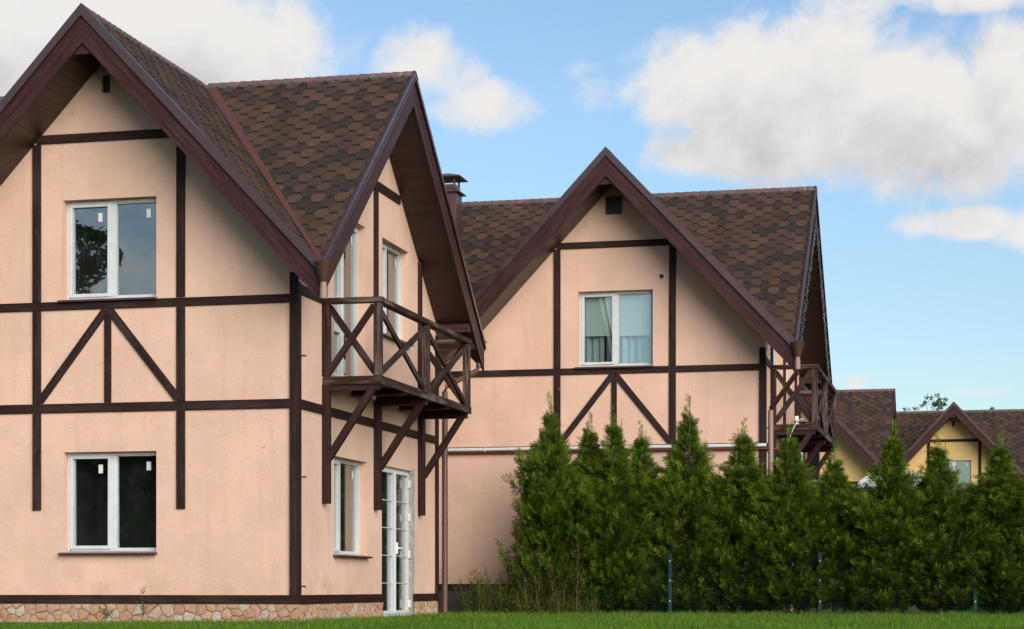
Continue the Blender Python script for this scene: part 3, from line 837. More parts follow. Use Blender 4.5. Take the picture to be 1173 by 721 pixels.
    for i in range(6): mb.box(.02 + i * .13, .02 + i * .13 + .122, y0 + .042, y1 - .042, 3.385, 3.42)
    for y in (1.16, 2.4, 3.61, 4.84, 6.06): mb.box(.0, X1 - .045, y - .045, y + .045, 3.25 if y in (1.16, 3.61, 6.06) else 3.29, 3.384)
    mb.build('deck', M['timber_red'], bal)
    posts = [(X1 - .06, 1.16), (X1 - .06, 3.62), (X1 - .06, 6.08)]
    for (x, y) in posts:
        MB(rnd.random()).box(x - .055, x + .055, y - .055, y + .055, 3.446, 4.468).build('balcony_post', M['deck'], bal, bevel=.006)
    for y in (1.16, 6.06): MB(rnd.random()).box(.019, .075, y - .055, y + .055, 3.446, 4.468).build('balcony_post', M['rail'], bal, bevel=.006)
    for (p, q) in (((.0, 1.15, 4.508), (X1 + .02, 1.15, 4.508)), ((X1 - .06, 1.21, 4.508), (X1 - .06, 6.20, 4.508)), ((.0, 6.09, 4.508), (X1 - .115, 6.09, 4.508))):
        MB(rnd.random()).beam(p, q, .13, .078, (0, 0, 1)).build('handrail', M['deck'], bal, bevel=.006)
    zl, zh = 3.50, 4.43
    def cross(p, q, n1):
        # two bars lapped over each other
        n = Vector(n1); a = Vector((p[0], p[1], zl)); b_ = Vector((q[0], q[1], zh)); c_ = Vector((p[0], p[1], zh)); d_ = Vector((q[0], q[1], zl))
        MB(rnd.random()).beam(a + n * .021, b_ + n * .021, .095, .040, n).build('cross_brace', M['rail'], bal, bevel=.004)
        MB(rnd.random()).beam(c_ - n * .021, d_ - n * .021, .095, .040, n).build('cross_brace', M['rail'], bal, bevel=.004)
    cross((.06, 1.155), (X1 - .11, 1.155), (0, -1, 0)); cross((.06, 6.08), (X1 - .11, 6.08), (0, -1, 0))
    cross((X1 - .06, 1.21), (X1 - .06, 3.57), (1, 0, 0)); cross((X1 - .06, 3.67), (X1 - .06, 6.03), (1, 0, 0))
    for y in (1.16, 3.61, 6.06):
        MB(rnd.random()).beam((.05, y, 2.30), (X1 - .12, y, 3.30), .10, .095, (0, 1, 0)).build('bracket', M['timber_red'], bal, bevel=.006)
    # rain funnels and down pipes at the two right corners
    def funnel(y, stub):
        dp = empty('downpipe', (0, 0, 0), H); cx, cy = XC + HX + .045, y
        if not stub: return dp, cx - .12, cy - .06
        mb = MB(); n = 4
        t_, b_ = .125, .055
        mb.tube([(cx, cy, 4.47), (cx, cy, 4.71), (cx, cy, 4.725)], [b_, t_, t_ + .004], 18, caps=False); mb.tube([(cx, cy, 4.474), (cx, cy, 4.70)], [b_ - .006, t_ - .006], 18, caps=False)
        mb.build('funnel', M['funnel'], dp, smooth=True)
        mb = MB(); mb.tube([(cx, cy, 4.485), (cx, cy, 4.36)], .043, 14); mb.tube([(cx, cy, 4.40), (cx, cy, 4.25)], .050, 14)
        mb.build('pipe_stub', M['pipe_pale'], dp, smooth=True)
        return dp, cx, cy
    dp, cx, cy = funnel(YC - HY - .03, True)
    if second:
        mb = MB(); mb.tube([(cx, cy, 4.27), (cx - .01, cy + .02, 4.20), (.10, .05, 3.66), (.085, .06, 3.60)], .046, 14); mb.build('pipe_offset', M['pipe'], dp, smooth=True)
        mb = MB(); mb.tube([(.085, .06, 3.62), (.085, .06, .1)], .048, 14); mb.build('pipe', M['pipe_pale'], dp, smooth=True)
        for z in (3.3, 1.4): MB().tube([(.0, .06, z), (.09, .06, z)], .012, 8).build('clamp', M['iron'], dp)
    dp, cx, cy = funnel(YC + HY - .05, False)
    mb = MB(); mb.tube([(cx, cy, 4.50), (cx, cy, 4.30), (cx - .03, cy - .03, 4.22), (.11, 7.32, 3.92), (.085, 7.28, 3.80)], .046, 14); mb.build('pipe_offset', M['pipe'], dp, smooth=True)
    mb = MB(); mb.tube([(.085, 7.28, 3.81), (.085, 7.28, .05)], .05, 14)
    for z in (2.9, 1.55, .75): mb.tube([(.085, 7.28, z), (.085, 7.28, z + .06)], .055, 14)
    mb.build('pipe', M['pipe'], dp, smooth=True)
    # iron hooks left in the corner post
    for z in ((.50, 1.98, 3.62) if not second else (.7, 2.0)):
        MB().tube([(.0, .03, z), (.10, .03, z), (.104, .03, z - .02)], .011, 8).build('iron_hook', M['iron'], H)
    if second:
        ch = empty('chimney', (-6.404, 2.4, 0), H); w_ = .46
        MB().box(-w_, 0, 0, w_, 6.6, 8.33).build('shaft', M['chimney'], ch, bevel=.006)
        mb = MB(); z = 8.33; e = .07
        base = [(-w_ - e, -e), (e, -e), (e, w_ + e), (-w_ - e, w_ + e)]; inn = [(-w_ + .02, .02), (-.02, .02), (-.02, w_ - .02), (-w_ + .02, w_ - .02)]
        for a in range(4):
            b_ = (a + 1) % 4
            mb.face([(*base[a], z), (*base[b_], z), (*inn[b_], z + .07), (*inn[a], z + .07)])
            mb.face([(*base[b_], z), (*base[a], z), (*base[a], z - .025), (*base[b_], z - .025)])
        mb.face([(*p, z - .025) for p in base]); mb.build('collar', M['chimney'], ch, weld=False)
        mb = MB(); mb.box(-w_ + .03, -.03, .03, w_ - .03, 8.37, 8.47)
        for (a, b_) in ((-w_ + .05, .05), (-.05, .05), (-w_ + .05, w_ - .05), (-.05, w_ - .05)): mb.box(a - .018, a + .018, b_ - .018, b_ + .018, 8.47, 8.62)
        mb.build('cap_posts', M['chimney'], ch, weld=False)
        mb = MB(); z = 8.60; e = .10; base = [(-w_ - e, -e), (e, -e), (e, w_ + e), (-w_ - e, w_ + e)]; top = (-w_ / 2, w_ / 2, z + .13)
        for a in range(4):
            b_ = (a + 1) % 4; mb.face([(*base[a], z + .02), (*base[b_], z + .02), top]); mb.face([(*base[b_], z + .02), (*base[a], z + .02), (*base[a], z), (*base[b_], z)])
        mb.face([(*p, z) for p in base][::-1]); mb.build('rain_cap', M['chimney'], ch, weld=False)
        for (x, z) in ((-1.895, 6.10), (-1.865, 2.545)):
            mb = MB(); mb.tube([(x, WALLY0 + .01, z), (x, WALLY0 - .02, z)], [.062, .058], 20); v_ = mb.build('round_vent', M['gas'], H, smooth=True)
            mb = MB(); mb.tube([(x, WALLY0 - .016, z), (x, WALLY0 - .024, z)], .046, 20); mb.build('grille', M['black'], v_, smooth=True)
        mb = MB(); mb.tube([(-7.2, -.045, 2.985), (-.06, -.045, 2.985), (.02, -.04, 2.985)], .034, 12)
        for x in (-6.4, -5.2, -4.0, -2.8, -1.6, -.5): mb.box(x - .012, x + .012, -.08, .0, 2.945, 3.02)
        mb.build('gas_pipe', M['gas'], H, smooth=True)
        mb = MB(); mb.tube([(-7.2, -.03, 2.925), (.02, -.03, 2.925), (.30, .3, 2.93)], .020, 10); mb.build('conduit', M['redpipe'], H, smooth=True)
    return H

house_a = build_house('timbered_house', (0, 0, 0), 'nearest peach half-timbered house at the left with sandstone plinth and worn wooden balcony')
house_b = build_house('timbered_house', (5.2, 10.5, .06), 'peach half-timbered house behind the thuja hedge with steel chimney, blinds and long grey wall pipe', True)

def recolour(root):
    for c in children(root):
        for s_ in c.material_slots:
            if s_.material == M['stucco']: s_.link = 'OBJECT'; s_.material = M['stucco_yellow']
for (loc, lab) in (((5.0, 51.85, .06), 'distant half-timbered house half hidden behind the balcony, only roof and ochre wall showing'),
                   ((10.60, 62.5, .06), 'small distant yellow half-timbered house at the far right over the hedge tops')):
    c = copy_tree(house_a); c.location = loc; c['label'] = lab; recolour(c)

# ------------------------------------------------------------------ plants
def leaf_mesh(name, V, F, tint, mats, mi=None, extra=None):
    """V (n,3), F (m,k) same-sized polygons, tint (m,2)"""
    me = bpy.data.meshes.new(name); nv = len(V); nf, kk = F.shape
    me.vertices.add(nv); me.vertices.foreach_set('co', V.astype('f').ravel())
    me.loops.add(nf * kk); me.loops.foreach_set('vertex_index', F.astype('i').ravel())
    me.polygons.add(nf); me.polygons.foreach_set('loop_start', np.arange(0, nf * kk, kk, dtype='i'))
    try: me.polygons.foreach_set('loop_total', np.full(nf, kk, dtype='i'))
    except Exception: pass
    at = me.color_attributes.new('tint', 'FLOAT_COLOR', 'CORNER')
    c4 = np.zeros((nf, kk, 4), 'f'); c4[:, :, 0] = tint[:, :1]; c4[:, :, 1] = tint[:, 1:2]; c4[:, :, 3] = 1
    at.data.foreach_set('color', c4.ravel())
    for m in mats: me.materials.append(m)
    me.update(calc_edges=True); me.validate()
    return me

def norm(a): return a / np.maximum(np.linalg.norm(a, axis=-1, keepdims=True), 1e-9)

def sprays(P, A, N, size, rng, n_leaf=11):
    """flat fans of scale leaves: P base, A axis, N plane normal, size length -> V, F"""
    A = norm(A); N = norm(N - (N * A).sum(1, keepdims=True) * A); B = np.cross(N, A)
    Vs = []; n = len(P)
    for i in range(n_leaf):
        if i == 0: t, ang, ln = .45, 0.0, .55
        else:
            kx = (i + 1) // 2; sg = 1 if i % 2 else -1
            t = .06 + .82 * (kx - 1) / max(1, (n_leaf - 1) // 2); ang = sg * (.62 - .22 * t); ln = .62 * (1 - .55 * t)
        ang_ = ang + rng.normal(0, .10, n); L = size * ln * rng.uniform(.75, 1.2, n); wd = size * (.033 if i else .030)
        base = P + A * (size * t)[:, None] + N * (size * rng.normal(0, .03, n))[:, None]
        d = A * np.cos(ang_)[:, None] + B * np.sin(ang_)[:, None] + N * rng.normal(0, .18, n)[:, None]
        s = np.cross(N, d); curl = N * (-.10 * L * np.abs(rng.normal(0, 1, n)))[:, None]
        mid = base + d * (L * .55)[:, None]
        Vs.append(np.stack([base, mid + s * wd[:, None], base + d * L[:, None] + curl, mid - s * wd[:, None]], 1))
    V = np.stack(Vs, 1).reshape(-1, 3)
    F = np.arange(len(V)).reshape(-1, 4)
    return V, F, n_leaf

def thuja_mesh(seed, h=3.4, rad=.62, nb=640):
    rng = np.random.default_rng(seed)
    P, A, N, S, T = [], [], [], [], []
    lean = rng.normal(0, .02, 2)
    ph = rng.uniform(0, 6.28, 3)
    for b in range(nb):
        t = rng.random() ** 1.15                   # height fraction
        z0 = .04 + t * (h - .22)
        # profile: full below, tapering to a thin leader, lumpy
        pr = rad * min(1.0, ((1 - t) / .58) ** 1.08) * (1 + .16 * math.sin(9 * t + ph[0]) + .10 * math.sin(23 * t + ph[1]))
        pr = max(pr, .045)
        az_ = rng.uniform(0, 2 * math.pi); r = pr * rng.uniform(.50, 1.16) * (1 + .15 * math.sin(3 * az_ + ph[2] + 9 * t) + .10 * math.sin(5 * az_ - 17 * t + ph[0]))
        if rng.random() < .07: r *= 1.22
        up = rng.uniform(.55, 1.0)
        n_s = int((7 + 24 * r) * (1 if t < .72 else .75))
        rad_d = np.array([math.cos(az_), math.sin(az_), 0]); tang = np.array([-math.sin(az_), math.cos(az_), 0])
        for q in range(n_s):
            f = .30 + .70 * math.sqrt((q + rng.random()) / n_s)
            p = np.array([lean[0] * z0, lean[1] * z0, z0]) + rad_d * (r * f) + np.array([0, 0, up * r * (f ** 1.6) - .10])
            p = p + tang * rng.normal(0, .055) + np.array([0, 0, rng.normal(0, .03)])
            if p[2] < .02: continue
            a = rad_d * rng.uniform(.35, 1.0) + np.array([0, 0, rng.uniform(.15, 1.0)]) + tang * rng.normal(0, .45)
            nn = tang * rng.choice((-1, 1)) * rng.uniform(.2, 1.0) - rad_d * .25 + np.array([0, 0, rng.uniform(.1, 1.0)])
            P.append(p); A.append(a); N.append(nn); S.append(rng.uniform(.10, .23) * (1 if t < .8 else .75))
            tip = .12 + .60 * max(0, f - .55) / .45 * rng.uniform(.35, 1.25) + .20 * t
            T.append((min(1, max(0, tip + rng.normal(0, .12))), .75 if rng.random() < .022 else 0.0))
    # leader shoots standing out of the top
    for z in np.linspace(h * .78, h * 1.03, 30):
        for q in range(2):
            az_ = rng.uniform(0, 6.28); P.append(np.array([lean[0] * z, lean[1] * z, z]))
            A.append(np.array([math.cos(az_) * .7, math.sin(az_) * .7, .9])); N.append(np.array([-math.sin(az_), math.cos(az_), rng.normal(0, .4)]))
            S.append(rng.uniform(.09, .17) * (1.25 - .65 * (z - h * .8) / (h * .22))); T.append((min(1, rng.uniform(.6, 1.0)), 0.05))
    P, A, N, S, T = map(np.array, (P, A, N, S, T))
    V, F, nl = sprays(P, A, N, S, rng)
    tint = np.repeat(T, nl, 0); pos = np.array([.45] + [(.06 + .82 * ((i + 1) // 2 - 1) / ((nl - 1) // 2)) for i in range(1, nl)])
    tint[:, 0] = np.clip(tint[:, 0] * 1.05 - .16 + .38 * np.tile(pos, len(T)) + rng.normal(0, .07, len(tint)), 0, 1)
    return leaf_mesh('crown', V, F, tint, [M['thuja']])

def thuja_trunk(seed, h):
    rng = random.Random(seed); mb = MB()
    mb.tube([(0, 0, -.05), (rng.uniform(-.02, .02), 0, h * .4), (rng.uniform(-.02, .02), rng.uniform(-.02, .02), h * .8), (0, 0, h * .99)], [.045, .032, .014, .005], 8)
    for i in range(46):
        z = rng.uniform(.1, h * .85); a = rng.uniform(0, 6.28); L = .50 * (1 - z / h) + .08
        mb.tube([(0, 0, z), (math.cos(a) * L * .6, math.sin(a) * L * .6, z + L * .25), (math.cos(a) * L, math.sin(a) * L, z + L * .75)], [.010, .007, .003], 5, caps=False)
    return mb.mesh('trunk', M['bark'], weld=False)

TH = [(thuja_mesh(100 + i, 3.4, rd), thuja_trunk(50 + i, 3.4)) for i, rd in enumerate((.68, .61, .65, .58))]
hedge = [  # x, y, height, girth, variant, label
    (1.66, 8.62, 3.80, .86, 0, 'broadest thuja at the left end of the hedge, dense down to the weeds'),
    (2.28, 8.72, 3.48, .94, 1, 'second thuja from the left end, just right of the broadest one'),
    (2.90, 8.60, 3.50, .98, 2, 'thuja in front of the triangular timber brace, pair of tops close together, left one'),
    (3.30, 8.82, 3.30, .92, 3, 'slim thuja close behind its neighbour in front of the right brace timber'),
    (4.10, 8.60, 3.72, .98, 1, 'tall slender thuja with bare leader in front of the right timber post'),
    (4.92, 8.66, 3.30, 1.06, 3, 'thuja in front of the corner post end of the grey wall pipe'),
    (5.78, 8.55, 3.22, 1.04, 2, 'low rounded thuja under the balcony of the house with the blinds'),
    (6.56, 8.72, 2.84, 1.00, 0, 'shortest thuja of the hedge, right of the far balcony'),
    (7.42, 8.60, 3.22, 1.02, 1, 'thuja in front of the distant roof edge, with feathery tip above the white canopy'),
    (8.40, 8.66, 3.02, 1.05, 2, 'thuja in front of the small yellow gable at the far right'),
    (9.22, 8.60, 3.0, 1.02, 3, 'thuja next to the right-hand fence post, in front of the distant brown roof'),
    (9.86, 8.70, 2.86, 1.00, 0, 'thuja cut by the right edge of the picture'),
    (10.65, 8.62, 3.0, 1.00, 1, 'first thuja beyond the right edge of the picture'),
]
rr = random.Random(3)
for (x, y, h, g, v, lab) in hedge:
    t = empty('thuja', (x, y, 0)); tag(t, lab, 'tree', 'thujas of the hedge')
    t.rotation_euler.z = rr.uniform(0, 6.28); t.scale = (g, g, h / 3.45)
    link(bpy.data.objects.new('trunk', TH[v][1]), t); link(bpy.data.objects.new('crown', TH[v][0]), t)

# grass
def grass():
    rng = np.random.default_rng(2)
    def area(n, x0, x1, y0, y1):
        return np.stack([rng.uniform(x0, x1, n), rng.uniform(y0, y1, n)], 1)
    p = np.concatenate([area(170000, -7, 14, -7.5, .0), area(120000, .0, 14.5, .0, 8.2), area(10000, .6, 4, 8.0, 10.4)])
    keep = ~((p[:, 0] < .0) & (p[:, 1] > -.02)); p = p[keep]
    n = len(p)
    patch = np.sin(p[:, 0] * 1.7 + np.sin(p[:, 1] * 1.3) * 2) * .5 + np.sin(p[:, 1] * 2.3 + p[:, 0] * .6) * .5
    h = np.clip(rng.gamma(4.0, .0115, n) * (1 + .30 * patch + .35 * np.sin(p[:, 0] * 5.1 + 1.7 * np.sin(p[:, 1] * 3.7)) * np.sin(p[:, 1] * 4.3 + p[:, 0])), .03, .24)
    wall = ((p[:, 1] > -.35) & (p[:, 0] < .3)) | ((p[:, 0] < .45) & (p[:, 1] > -.3) & (p[:, 1] < 7.4))
    h = np.clip(h, .02, .13); h[wall] = np.clip(h[wall] * .9, .02, .095)
    lf = np.clip((p[:, 0] + 4.5) / 4.5, .15, 1.0); near = (p[:, 1] > -5) & (p[:, 0] < 0); h[near] *= lf[near]
    a = rng.uniform(0, 6.28, n); wd = rng.uniform(.0022, .0048, n)
    b = np.stack([np.cos(a), np.sin(a), np.zeros(n)], 1); bend = rng.uniform(.05, .6, n) * h
    la = rng.uniform(0, 6.28, n); ld = np.stack([np.cos(la), np.sin(la), np.zeros(n)], 1)
    p3 = np.concatenate([p, np.zeros((n, 1))], 1); up = np.array([0, 0, 1.0])
    v0 = p3 - b * wd[:, None]; v1 = p3 + b * wd[:, None]
    m_ = p3 + up * (h * .6)[:, None] + ld * (bend * .35)[:, None]
    v2 = m_ + b * (wd * .75)[:, None]; v3 = m_ - b * (wd * .75)[:, None]
    tip = p3 + up * h[:, None] + ld * bend[:, None]
    V = np.stack([v0, v1, v2, v3, tip], 1).reshape(-1, 3)
    i = np.arange(n)[:, None] * 5
    F = np.concatenate([i + np.array([[0, 1, 2, 3]]), i + np.array([[3, 2, 4, 4]])], 0)
    Fq = F[:n]; Ft = F[n:, :3]
    t = np.clip(.40 + .26 * patch + rng.normal(0, .24, n), 0, 1); dry = np.where(rng.random(n) < .06, rng.uniform(.3, .9, n), 0)
    # tips as their own triangles: pad quads by splitting them
    T1 = np.concatenate([Fq[:, [0, 1, 2]], Fq[:, [0, 2, 3]], Ft], 0); tint = np.tile(np.stack([t, dry], 1), (3, 1))
    o = link(bpy.data.objects.new('grass', leaf_mesh('grass', V, T1, tint, [M['grass']])))
    tag(o, 'bright green lawn grass in front of the houses', 'grass', kind='stuff')
grass()

def weeds_mesh(seed, pts, hmin, hmax, per, M_='weed', dry=.16):
    rng = np.random.default_rng(seed); V = []; F = []; T = []
    def blade(p, d, L, wd, t, dr):
        a = rng.uniform(0, 6.28); b = np.array([math.cos(a), math.sin(a), 0]) * wd
        m_ = p + d * L * .6; tip = p + d * L + np.array([d[0], d[1], -.35]) * L * rng.uniform(.05, .4)
        i = len(V); V.extend([p - b, p + b, m_ + b * .8, m_ - b * .8, tip]); F.extend([(i, i + 1, i + 2), (i, i + 2, i + 3), (i + 3, i + 2, i + 4)]); T.extend([(t, dr)] * 3)
    for (x, y, k_) in pts:
        for q in range(per):
            L = rng.uniform(hmin, hmax) * k_; d = norm(np.array([rng.normal(0, .28), rng.normal(0, .28), 1.0]))
            p = np.array([x + rng.normal(0, .09), y + rng.normal(0, .09), 0]); dr = rng.uniform(.3, 1) if rng.random() < dry else 0
            blade(p, d, L, .0045, rng.uniform(.1, .9), dr)
            if rng.random() < .5:                      # side leaves on a stalk
                for s in range(int(4 + L * 14)):
                    f = rng.uniform(.2, 1); az_ = rng.uniform(0, 6.28)
                    blade(p + d * L * f * .8, norm(np.array([math.cos(az_), math.sin(az_), rng.uniform(-.1, .9)])), rng.uniform(.04, .12), .008, rng.uniform(.1, 1), dr * rng.uniform(.5, 1.2) if dr else 0)
    return leaf_mesh('weeds', np.array(V), np.array(F), np.clip(np.array(T), 0, 1), [M[M_]])
rw = random.Random(9)
pts = [(rw.uniform(.35, 1.9), rw.uniform(8.0, 9.3), rw.choice((.3, .5, .7, .9, 1.2))) for _ in range(75)] + [(rw.uniform(1.2, 2.5), rw.uniform(7.85, 8.15), rw.choice((.25, .4, .7))) for _ in range(22)]
o = link(bpy.data.objects.new('weeds', weeds_mesh(4, pts, .35, .95, 30)))
tag(o, 'tangle of overgrown yellow-green weeds between the down pipe and the hedge', 'weeds', kind='stuff')

def stalk_plant(name, loc, h, seed, label, dry, n_br=9, leafy=16, group=None):
    rng = random.Random(seed); t = empty(name, loc); tag(t, label, 'plant', group)
    mb = MB(); tips = []
    mb.tube([(0, 0, -.02), (.02, .01, h * .5), (rng.uniform(-.06, .06), .02, h)], [.007, .006, .002], 5)
    V, F, T = [], [], []
    for b in range(n_br):
        z = h * rng.uniform(.2, .95); a = rng.uniform(0, 6.28); L = .32 * (1 - z / h) * h + .08
        q = (math.cos(a) * L * .6, math.sin(a) * L * .6, z + L * .8); mb.tube([(.015, .01, z), q], [.004, .0015], 4, caps=False)
        for s in range(leafy):
            f = rng.uniform(.15, 1.05); p = np.array([.015 + (q[0] - .015) * f, q[1] * f, z + (q[2] - z) * f])
            d = norm(np.array([rng.gauss(0, 1), rng.gauss(0, 1), rng.uniform(-.3, .8)])); e = norm(np.cross(d, np.array([.3, .5, .8]))) ; l = rng.uniform(.03, .065)
            i = len(V); V += [p, p + d * l * .5 + e * l * .22, p + d * l, p + d * l * .5 - e * l * .22]; F.append((i, i + 1, i + 2, i + 3)); T.append((rng.uniform(.2, 1), rng.uniform(.5, 1) if rng.random() < dry else 0))
    mb.build('stem', M['bark'], t, weld=False)
    link(bpy.data.objects.new('leaves', leaf_mesh('leaves', np.array(V), np.array(F), np.array(T), [M['weed']])), t)
    return t
stalk_plant('weed_plant', (1.16, 8.15, 0), 1.75, 1, 'tallest dry brown weed standing against the left end of the hedge', .85, 16, 12)
stalk_plant('weed_plant', (1.55, 7.95, 0), 1.15, 2, 'rusty dry weed stalk in front of the broadest thuja', .95, 10, 10)
stalk_plant('weed_plant', (1.80, 7.92, 0), .95, 3, 'reddish seedy weed stalk just right of the rusty stalk', .9, 9, 10)
stalk_plant('weed_plant', (2.25, 7.86, 0), 1.25, 6, 'yellow-green leafy weed in front of the second thuja', .25, 12, 12)
stalk_plant('weed_plant', (.72, 9.2, 0), 1.15, 7, 'dark bushy weed by the foot of the peach wall beside the down pipe', .3, 14, 14)
stalk_plant('weed_plant', (-2.13, -.30, 0), .47, 4, 'thin green sprig growing up in front of the sandstone plinth', 0, 6, 6)
stalk_plant('weed_plant', (-2.70, -.25, 0), .24, 5, 'low leafy weed at the plinth left of the thin sprig', 0, 6, 9)
for i, (x, y, lab) in enumerate(((1.26, 7.7, 'left of two small yellow flowers at the foot of the weeds'), (1.38, 7.72, 'right of two small yellow flowers at the foot of the weeds'))):
    t = empty('yellow_flower', (x, y, 0)); tag(t, lab, 'flower', 'yellow flowers by the weeds')
    MB().tube([(0, 0, 0), (0, 0, .16)], .003, 5).build('stem', M['weed'], t)
    mb = MB()
    for q in range(9):
        a = q * .7; mb.face([(0, 0, .16), (math.cos(a - .25) * .016, math.sin(a - .25) * .016, .168), (math.cos(a) * .024, math.sin(a) * .024, .172), (math.cos(a + .25) * .016, math.sin(a + .25) * .016, .168)])
    mb.tube([(0, 0, .158), (0, 0, .168)], .008, 8); mb.build('petals', M['flower'], t, weld=False)

# broad-leaved trees: far behind the houses, and behind the photographer (seen in the window panes)
def tree_mesh(seed, h, rad, n, z0=.25, leaf=.16, gap=.55):
    rng = np.random.default_rng(seed); cl = []
    for i in range(int(60 + rad * 12)):
        t = rng.random(); z = h * (z0 + (1 - z0) * t); pr = rad * (math.sin(math.pi * min(1, (.14 + .86 * (1 - t)) ** .8)) * .75 + .28)
        a = rng.uniform(0, 6.28); r = pr * math.sqrt(rng.random()); cl.append((r * math.cos(a), r * math.sin(a), z, rng.uniform(.16, .36) * rad * (1.15 - .6 * t)))
    cl = np.array(cl); idx = rng.integers(0, len(cl), n); c = cl[idx]
    d = norm(rng.normal(0, 1, (n, 3))); rr_ = c[:, 3] * rng.uniform(.25, 1.05, n) ** .6
    P = c[:, :3] + d * rr_[:, None] * np.array([1, 1, .8])
    A = norm(rng.normal(0, 1, (n, 3)) + np.array([0, 0, -.3])); N = rng.normal(0, 1, (n, 3)); B = norm(np.cross(A, N)); L = leaf * rng.uniform(.6, 1.3, n)
    V = np.stack([P, P + A * (L * .5)[:, None] + B * (L * .34)[:, None], P + A * L[:, None], P + A * (L * .5)[:, None] - B * (L * .34)[:, None]], 1).reshape(-1, 3)
    T = np.stack([np.clip(.5 + (P[:, 2] / h - .6) * .5 + rng.normal(0, .2, n), 0, 1), np.where(rng.random(n) < .03, .4, 0)], 1)
    mb = MB(); mb.tube([(0, 0, -.1), (.03 * h * .2, 0, h * .35), (0, .02 * h, h * .7), (0, 0, h * .97)], [h * .014, h * .009, h * .004, h * .001], 8)
    for q in cl[::2]:
        zb = max(h * .15, q[2] - .25 * h * rng.random() - .3); mb.tube([(0, 0, zb), ((q[0]) * .5, q[1] * .5, zb + (q[2] - zb) * .6), tuple(q[:3])], [h * .004, h * .0025, h * .001], 5, caps=False)
    return leaf_mesh('crown', V, np.arange(len(V)).reshape(-1, 4), T, [M['leaf']]), mb
def tree(name, loc, label, mesh, group, rot=0.0, sc_=1.0, bark='bark'):
    t = empty(name, loc); tag(t, label, 'tree', group); t.rotation_euler.z = rot; t.scale = (sc_, sc_, sc_)
    link(bpy.data.objects.new('trunk', mesh[2]), t); link(bpy.data.objects.new('crown', mesh[0]), t)
def TM(*a, bark='bark', **kw):
    c, mb = tree_mesh(*a, **kw); return c, mb, mb.mesh('trunk', M[bark], weld=False)
thin = TM(31, 11.75, .9, 2400, z0=.5, leaf=.11, bark='birch'); thin2 = TM(32, 11.2, .8, 1600, z0=.45, leaf=.11, bark='birch')
for (x, y, m_, s_, lab) in ((6.25, 94, thin, 1.0, 'wispy birch top showing tallest above the distant ridge'), (4.6, 95, thin2, .99, 'small birch top left of the tallest wispy birch above the ridge'),
                            (5.3, 96, thin2, 1.0, 'middle small birch top between the two over the distant ridge'), (9.3, 96, thin2, .99, 'faint birch top right of the small yellow gable')):
    tree('birch_tree', (x, y, 0), lab, m_, 'birches behind the distant houses', x, s_)
big = TM(41, 14.2, 3.1, 30000, z0=.12, leaf=.15); mid = TM(42, 8.0, 3.6, 34000, z0=.03, leaf=.24)
for i, (x, y, m_, s_, lab) in enumerate(((-24.6, -42.5, big, 1.0, 'tall leafy tree across the lawn, mirrored in the upper window pane'), (-31, -47, big, .92, 'leafy tree left of the mirrored tall one'),
        (-27.5, -38, mid, 1.0, 'bushy tree below the tall one across the lawn'), (-22.0, -40, mid, .95, 'bushy tree mirrored in the lower window'), (-19.2, -38.5, mid, .9, 'low bushy tree squeezed between two others across the lawn'), (-16.5, -41, mid, 1.05, 'bushy tree across the lawn behind the viewer'),
        (-10.5, -43, mid, .9, 'rounder bushy tree across the lawn'), (-4.5, -44, mid, 1.0, 'bushy tree at the right end of the row across the lawn'))):
    tree('leafy_tree', (x, y, 0), lab, m_, 'trees across the lawn', i * 1.3, s_)

def woodland():
    rng = np.random.default_rng(71); n = 46000
    x = rng.uniform(-330, 380, n); d = rng.uniform(0, 1, n)
    top = 9 + 2.5 * np.sin(x * .11) + 2.0 * np.sin(x * .37 + 1) + 1.5 * np.sin(x * .9 + 2)
    P = np.stack([x, 215 + 22 * d + 25 * np.sin(x * .012), top * (rng.uniform(0, 1, n) ** .7)], 1)
    A = norm(rng.normal(0, 1, (n, 3))); B = norm(np.cross(A, rng.normal(0, 1, (n, 3)))); L = rng.uniform(.8, 1.7, n)
    V = np.stack([P, P + A * (L * .5)[:, None] + B * (L * .4)[:, None], P + A * L[:, None], P + A * (L * .5)[:, None] - B * (L * .4)[:, None]], 1).reshape(-1, 3)
    T = np.stack([np.clip(rng.normal(.45, .22, n), 0, 1), np.zeros(n)], 1)
    o = link(bpy.data.objects.new('woodland', leaf_mesh('woodland', V, np.arange(len(V)).reshape(-1, 4), T, [M['leaf']])))
    tag(o, 'low far-off belt of woodland beyond the houses', 'woodland', kind='stuff')
woodland()

# ------------------------------------------------------------------ fence, canopy, lights and small things
f = empty('garden_fence', (1.30, 8.12, 0)); tag(f, 'low green wire mesh fence on steel posts along the foot of the hedge', 'fence')
for i in range(5):
    x = i * 2.53; mb = MB(); mb.box(x - .03, x + .03, -.02, .02, -.1, 1.06); mb.box(x - .033, x + .033, -.023, .023, 1.06, 1.075); p = mb.build('post', M['fence'], f)
    mb = MB()
    for z in (.93, .60, .25): mb.tube([(x, -.02, z), (x, -.035, z)], .012, 8)
    mb.build('bolt', M['zinc'], p)
    if i < 4:
        mb = MB()
        for q in range(42): mb.box(x + q * .06 - .0008, x + q * .06 + .0008, .021, .0234, .03, 1.03)
        for q in range(17): mb.box(x, x + 2.53, .0236, .026, .04 + q * .06 - .0008, .04 + q * .06 + .0008)
        mb.build('mesh_panel', M['fence'], f, weld=False)

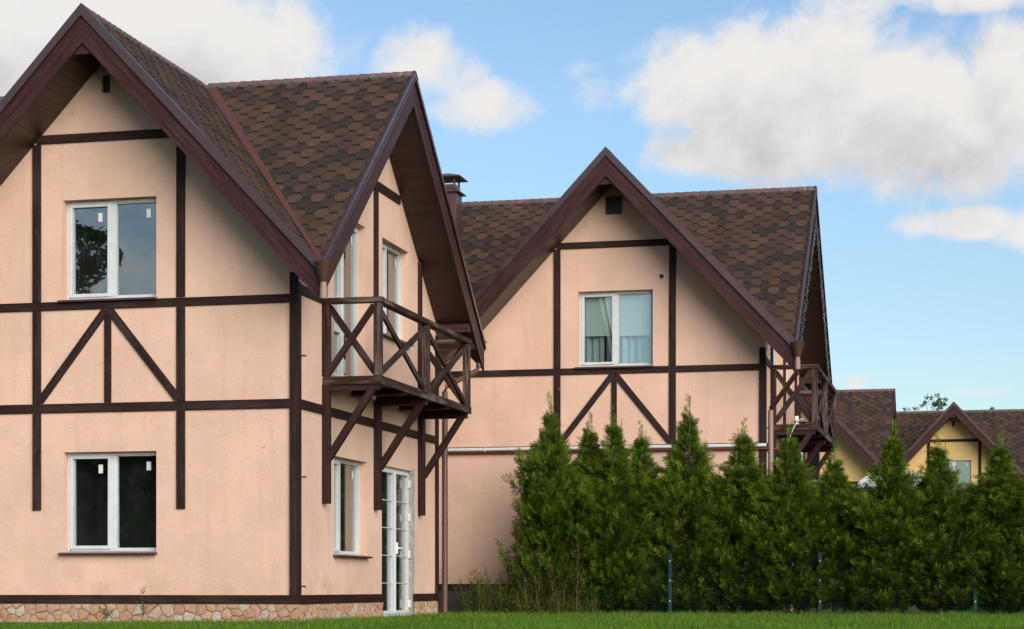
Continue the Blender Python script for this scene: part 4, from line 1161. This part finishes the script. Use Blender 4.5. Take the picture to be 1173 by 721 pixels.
cp = empty('garden_canopy', (6.95, 25.2, 0)); tag(cp, 'white arched canopy roof glimpsed between the hedge tops below the distant houses', 'canopy')
mb = MB(); n = 14; hw = .95
ring = lambda r_, z_: [(hw * math.cos(math.pi * q / n) * r_, z_ + .42 * math.sin(math.pi * q / n) * r_) for q in range(n + 1)]
a, b_ = ring(1.0, 2.92), ring(.985, 2.92)
for q in range(n):
    mb.face([(a[q][0], -1.2, a[q][1]), (a[q + 1][0], -1.2, a[q + 1][1]), (a[q + 1][0], 1.4, a[q + 1][1]), (a[q][0], 1.4, a[q][1])])
    mb.face([(b_[q + 1][0], -1.2, b_[q + 1][1]), (b_[q][0], -1.2, b_[q][1]), (b_[q][0], 1.4, b_[q][1]), (b_[q + 1][0], 1.4, b_[q + 1][1])])
    for y in (-1.2, 1.4): mb.face([(a[q][0], y, a[q][1]), (a[q + 1][0], y, a[q + 1][1]), (a[q + 1][0], y, 2.92), (a[q][0], y, 2.92)])
mb.build('roof_sheet', M['canopy'], cp, weld=False, smooth=True)
mb = MB(); mb.box(-hw - .03, hw + .03, -1.24, -1.17, 2.82, 2.915); mb.box(-hw - .03, -hw + .04, -1.17, 1.4, 2.82, 2.915); mb.box(hw - .04, hw + .03, -1.17, 1.4, 2.82, 2.915); mb.build('edge_beam', M['iron'], cp)
for (x, y) in ((-hw, -1.2), (hw, -1.2), (-hw, 1.35), (hw, 1.35)): MB().box(x - .04, x + .04, y - .04, y + .04, 0, 2.82).build('post', M['iron'], cp)

# unlit icicle lights hanging under the right gable of the second house
sl = MB(); rl = random.Random(17); bulbs = MB(); gx = 5.2 + XC + HX - .07
for sg in (-1, 1):
    prev = None
    for i in range(64):
        hh = .25 + i * (HY - .45) / 63; y = 10.5 + YC + sg * hh; z = .06 + ZR - SY * hh - .50
        p = (gx + .09, y, z + rl.uniform(-.02, .02))
        if prev: sl.tube([prev, p], .0035, 4, caps=False)
        prev = p
        L = rl.choice((.12, .22, .3, .18))
        sl.tube([p, (p[0] + rl.uniform(-.02, .02), p[1] + rl.uniform(-.03, .03), p[2] - L)], .0025, 4, caps=False)
        for q in range(int(L / .06)):
            c_ = (p[0] + rl.uniform(-.02, .02), p[1] + rl.uniform(-.02, .02), p[2] - q * .06 - .03); bulbs.tube([(c_[0], c_[1], c_[2] + .012), c_, (c_[0], c_[1], c_[2] - .014)], [.003, .0065, .002], 6)
t = sl.build('string_lights', M['fence'], None, weld=False); tag(t, 'unlit string of icicle lights hanging along the gable edge over the far balcony', 'string lights')
bulbs.build('bulbs', M['fairy'], t, weld=False)

# white cable sagging from the far balcony, white lamp on its rail foot
mb = MB(); A0, A1 = Vector((5.78, 11.75, 3.62)), Vector((5.55, 10.6, 2.95))
mb.tube([A0.lerp(A1, q / 10) + Vector((0, 0, .16 * math.sin(math.pi * q / 10))) for q in range(11)], .009, 6)
o = mb.build('white_cable', M['gas'], None, smooth=True); tag(o, 'thin white cable arching down from the far balcony behind the hedge', 'cable')
fl = empty('floodlight', (5.66, 11.58, 3.50)); tag(fl, 'small white floodlight standing on the deck edge of the far balcony', 'lamp')
mb = MB(); mb.box(-.035, .035, -.025, .025, .06, .15); mb.box(-.028, .028, -.033, -.025, .068, .142); mb.build('housing', M['lampwhite'], fl, bevel=.006)
mb = MB(); mb.tube([(0, 0, 0), (0, 0, .09)], .014, 8); mb.tube([(0, 0, 0), (0, 0, .012)], .045, 12); mb.build('foot', M['lampwhite'], fl)
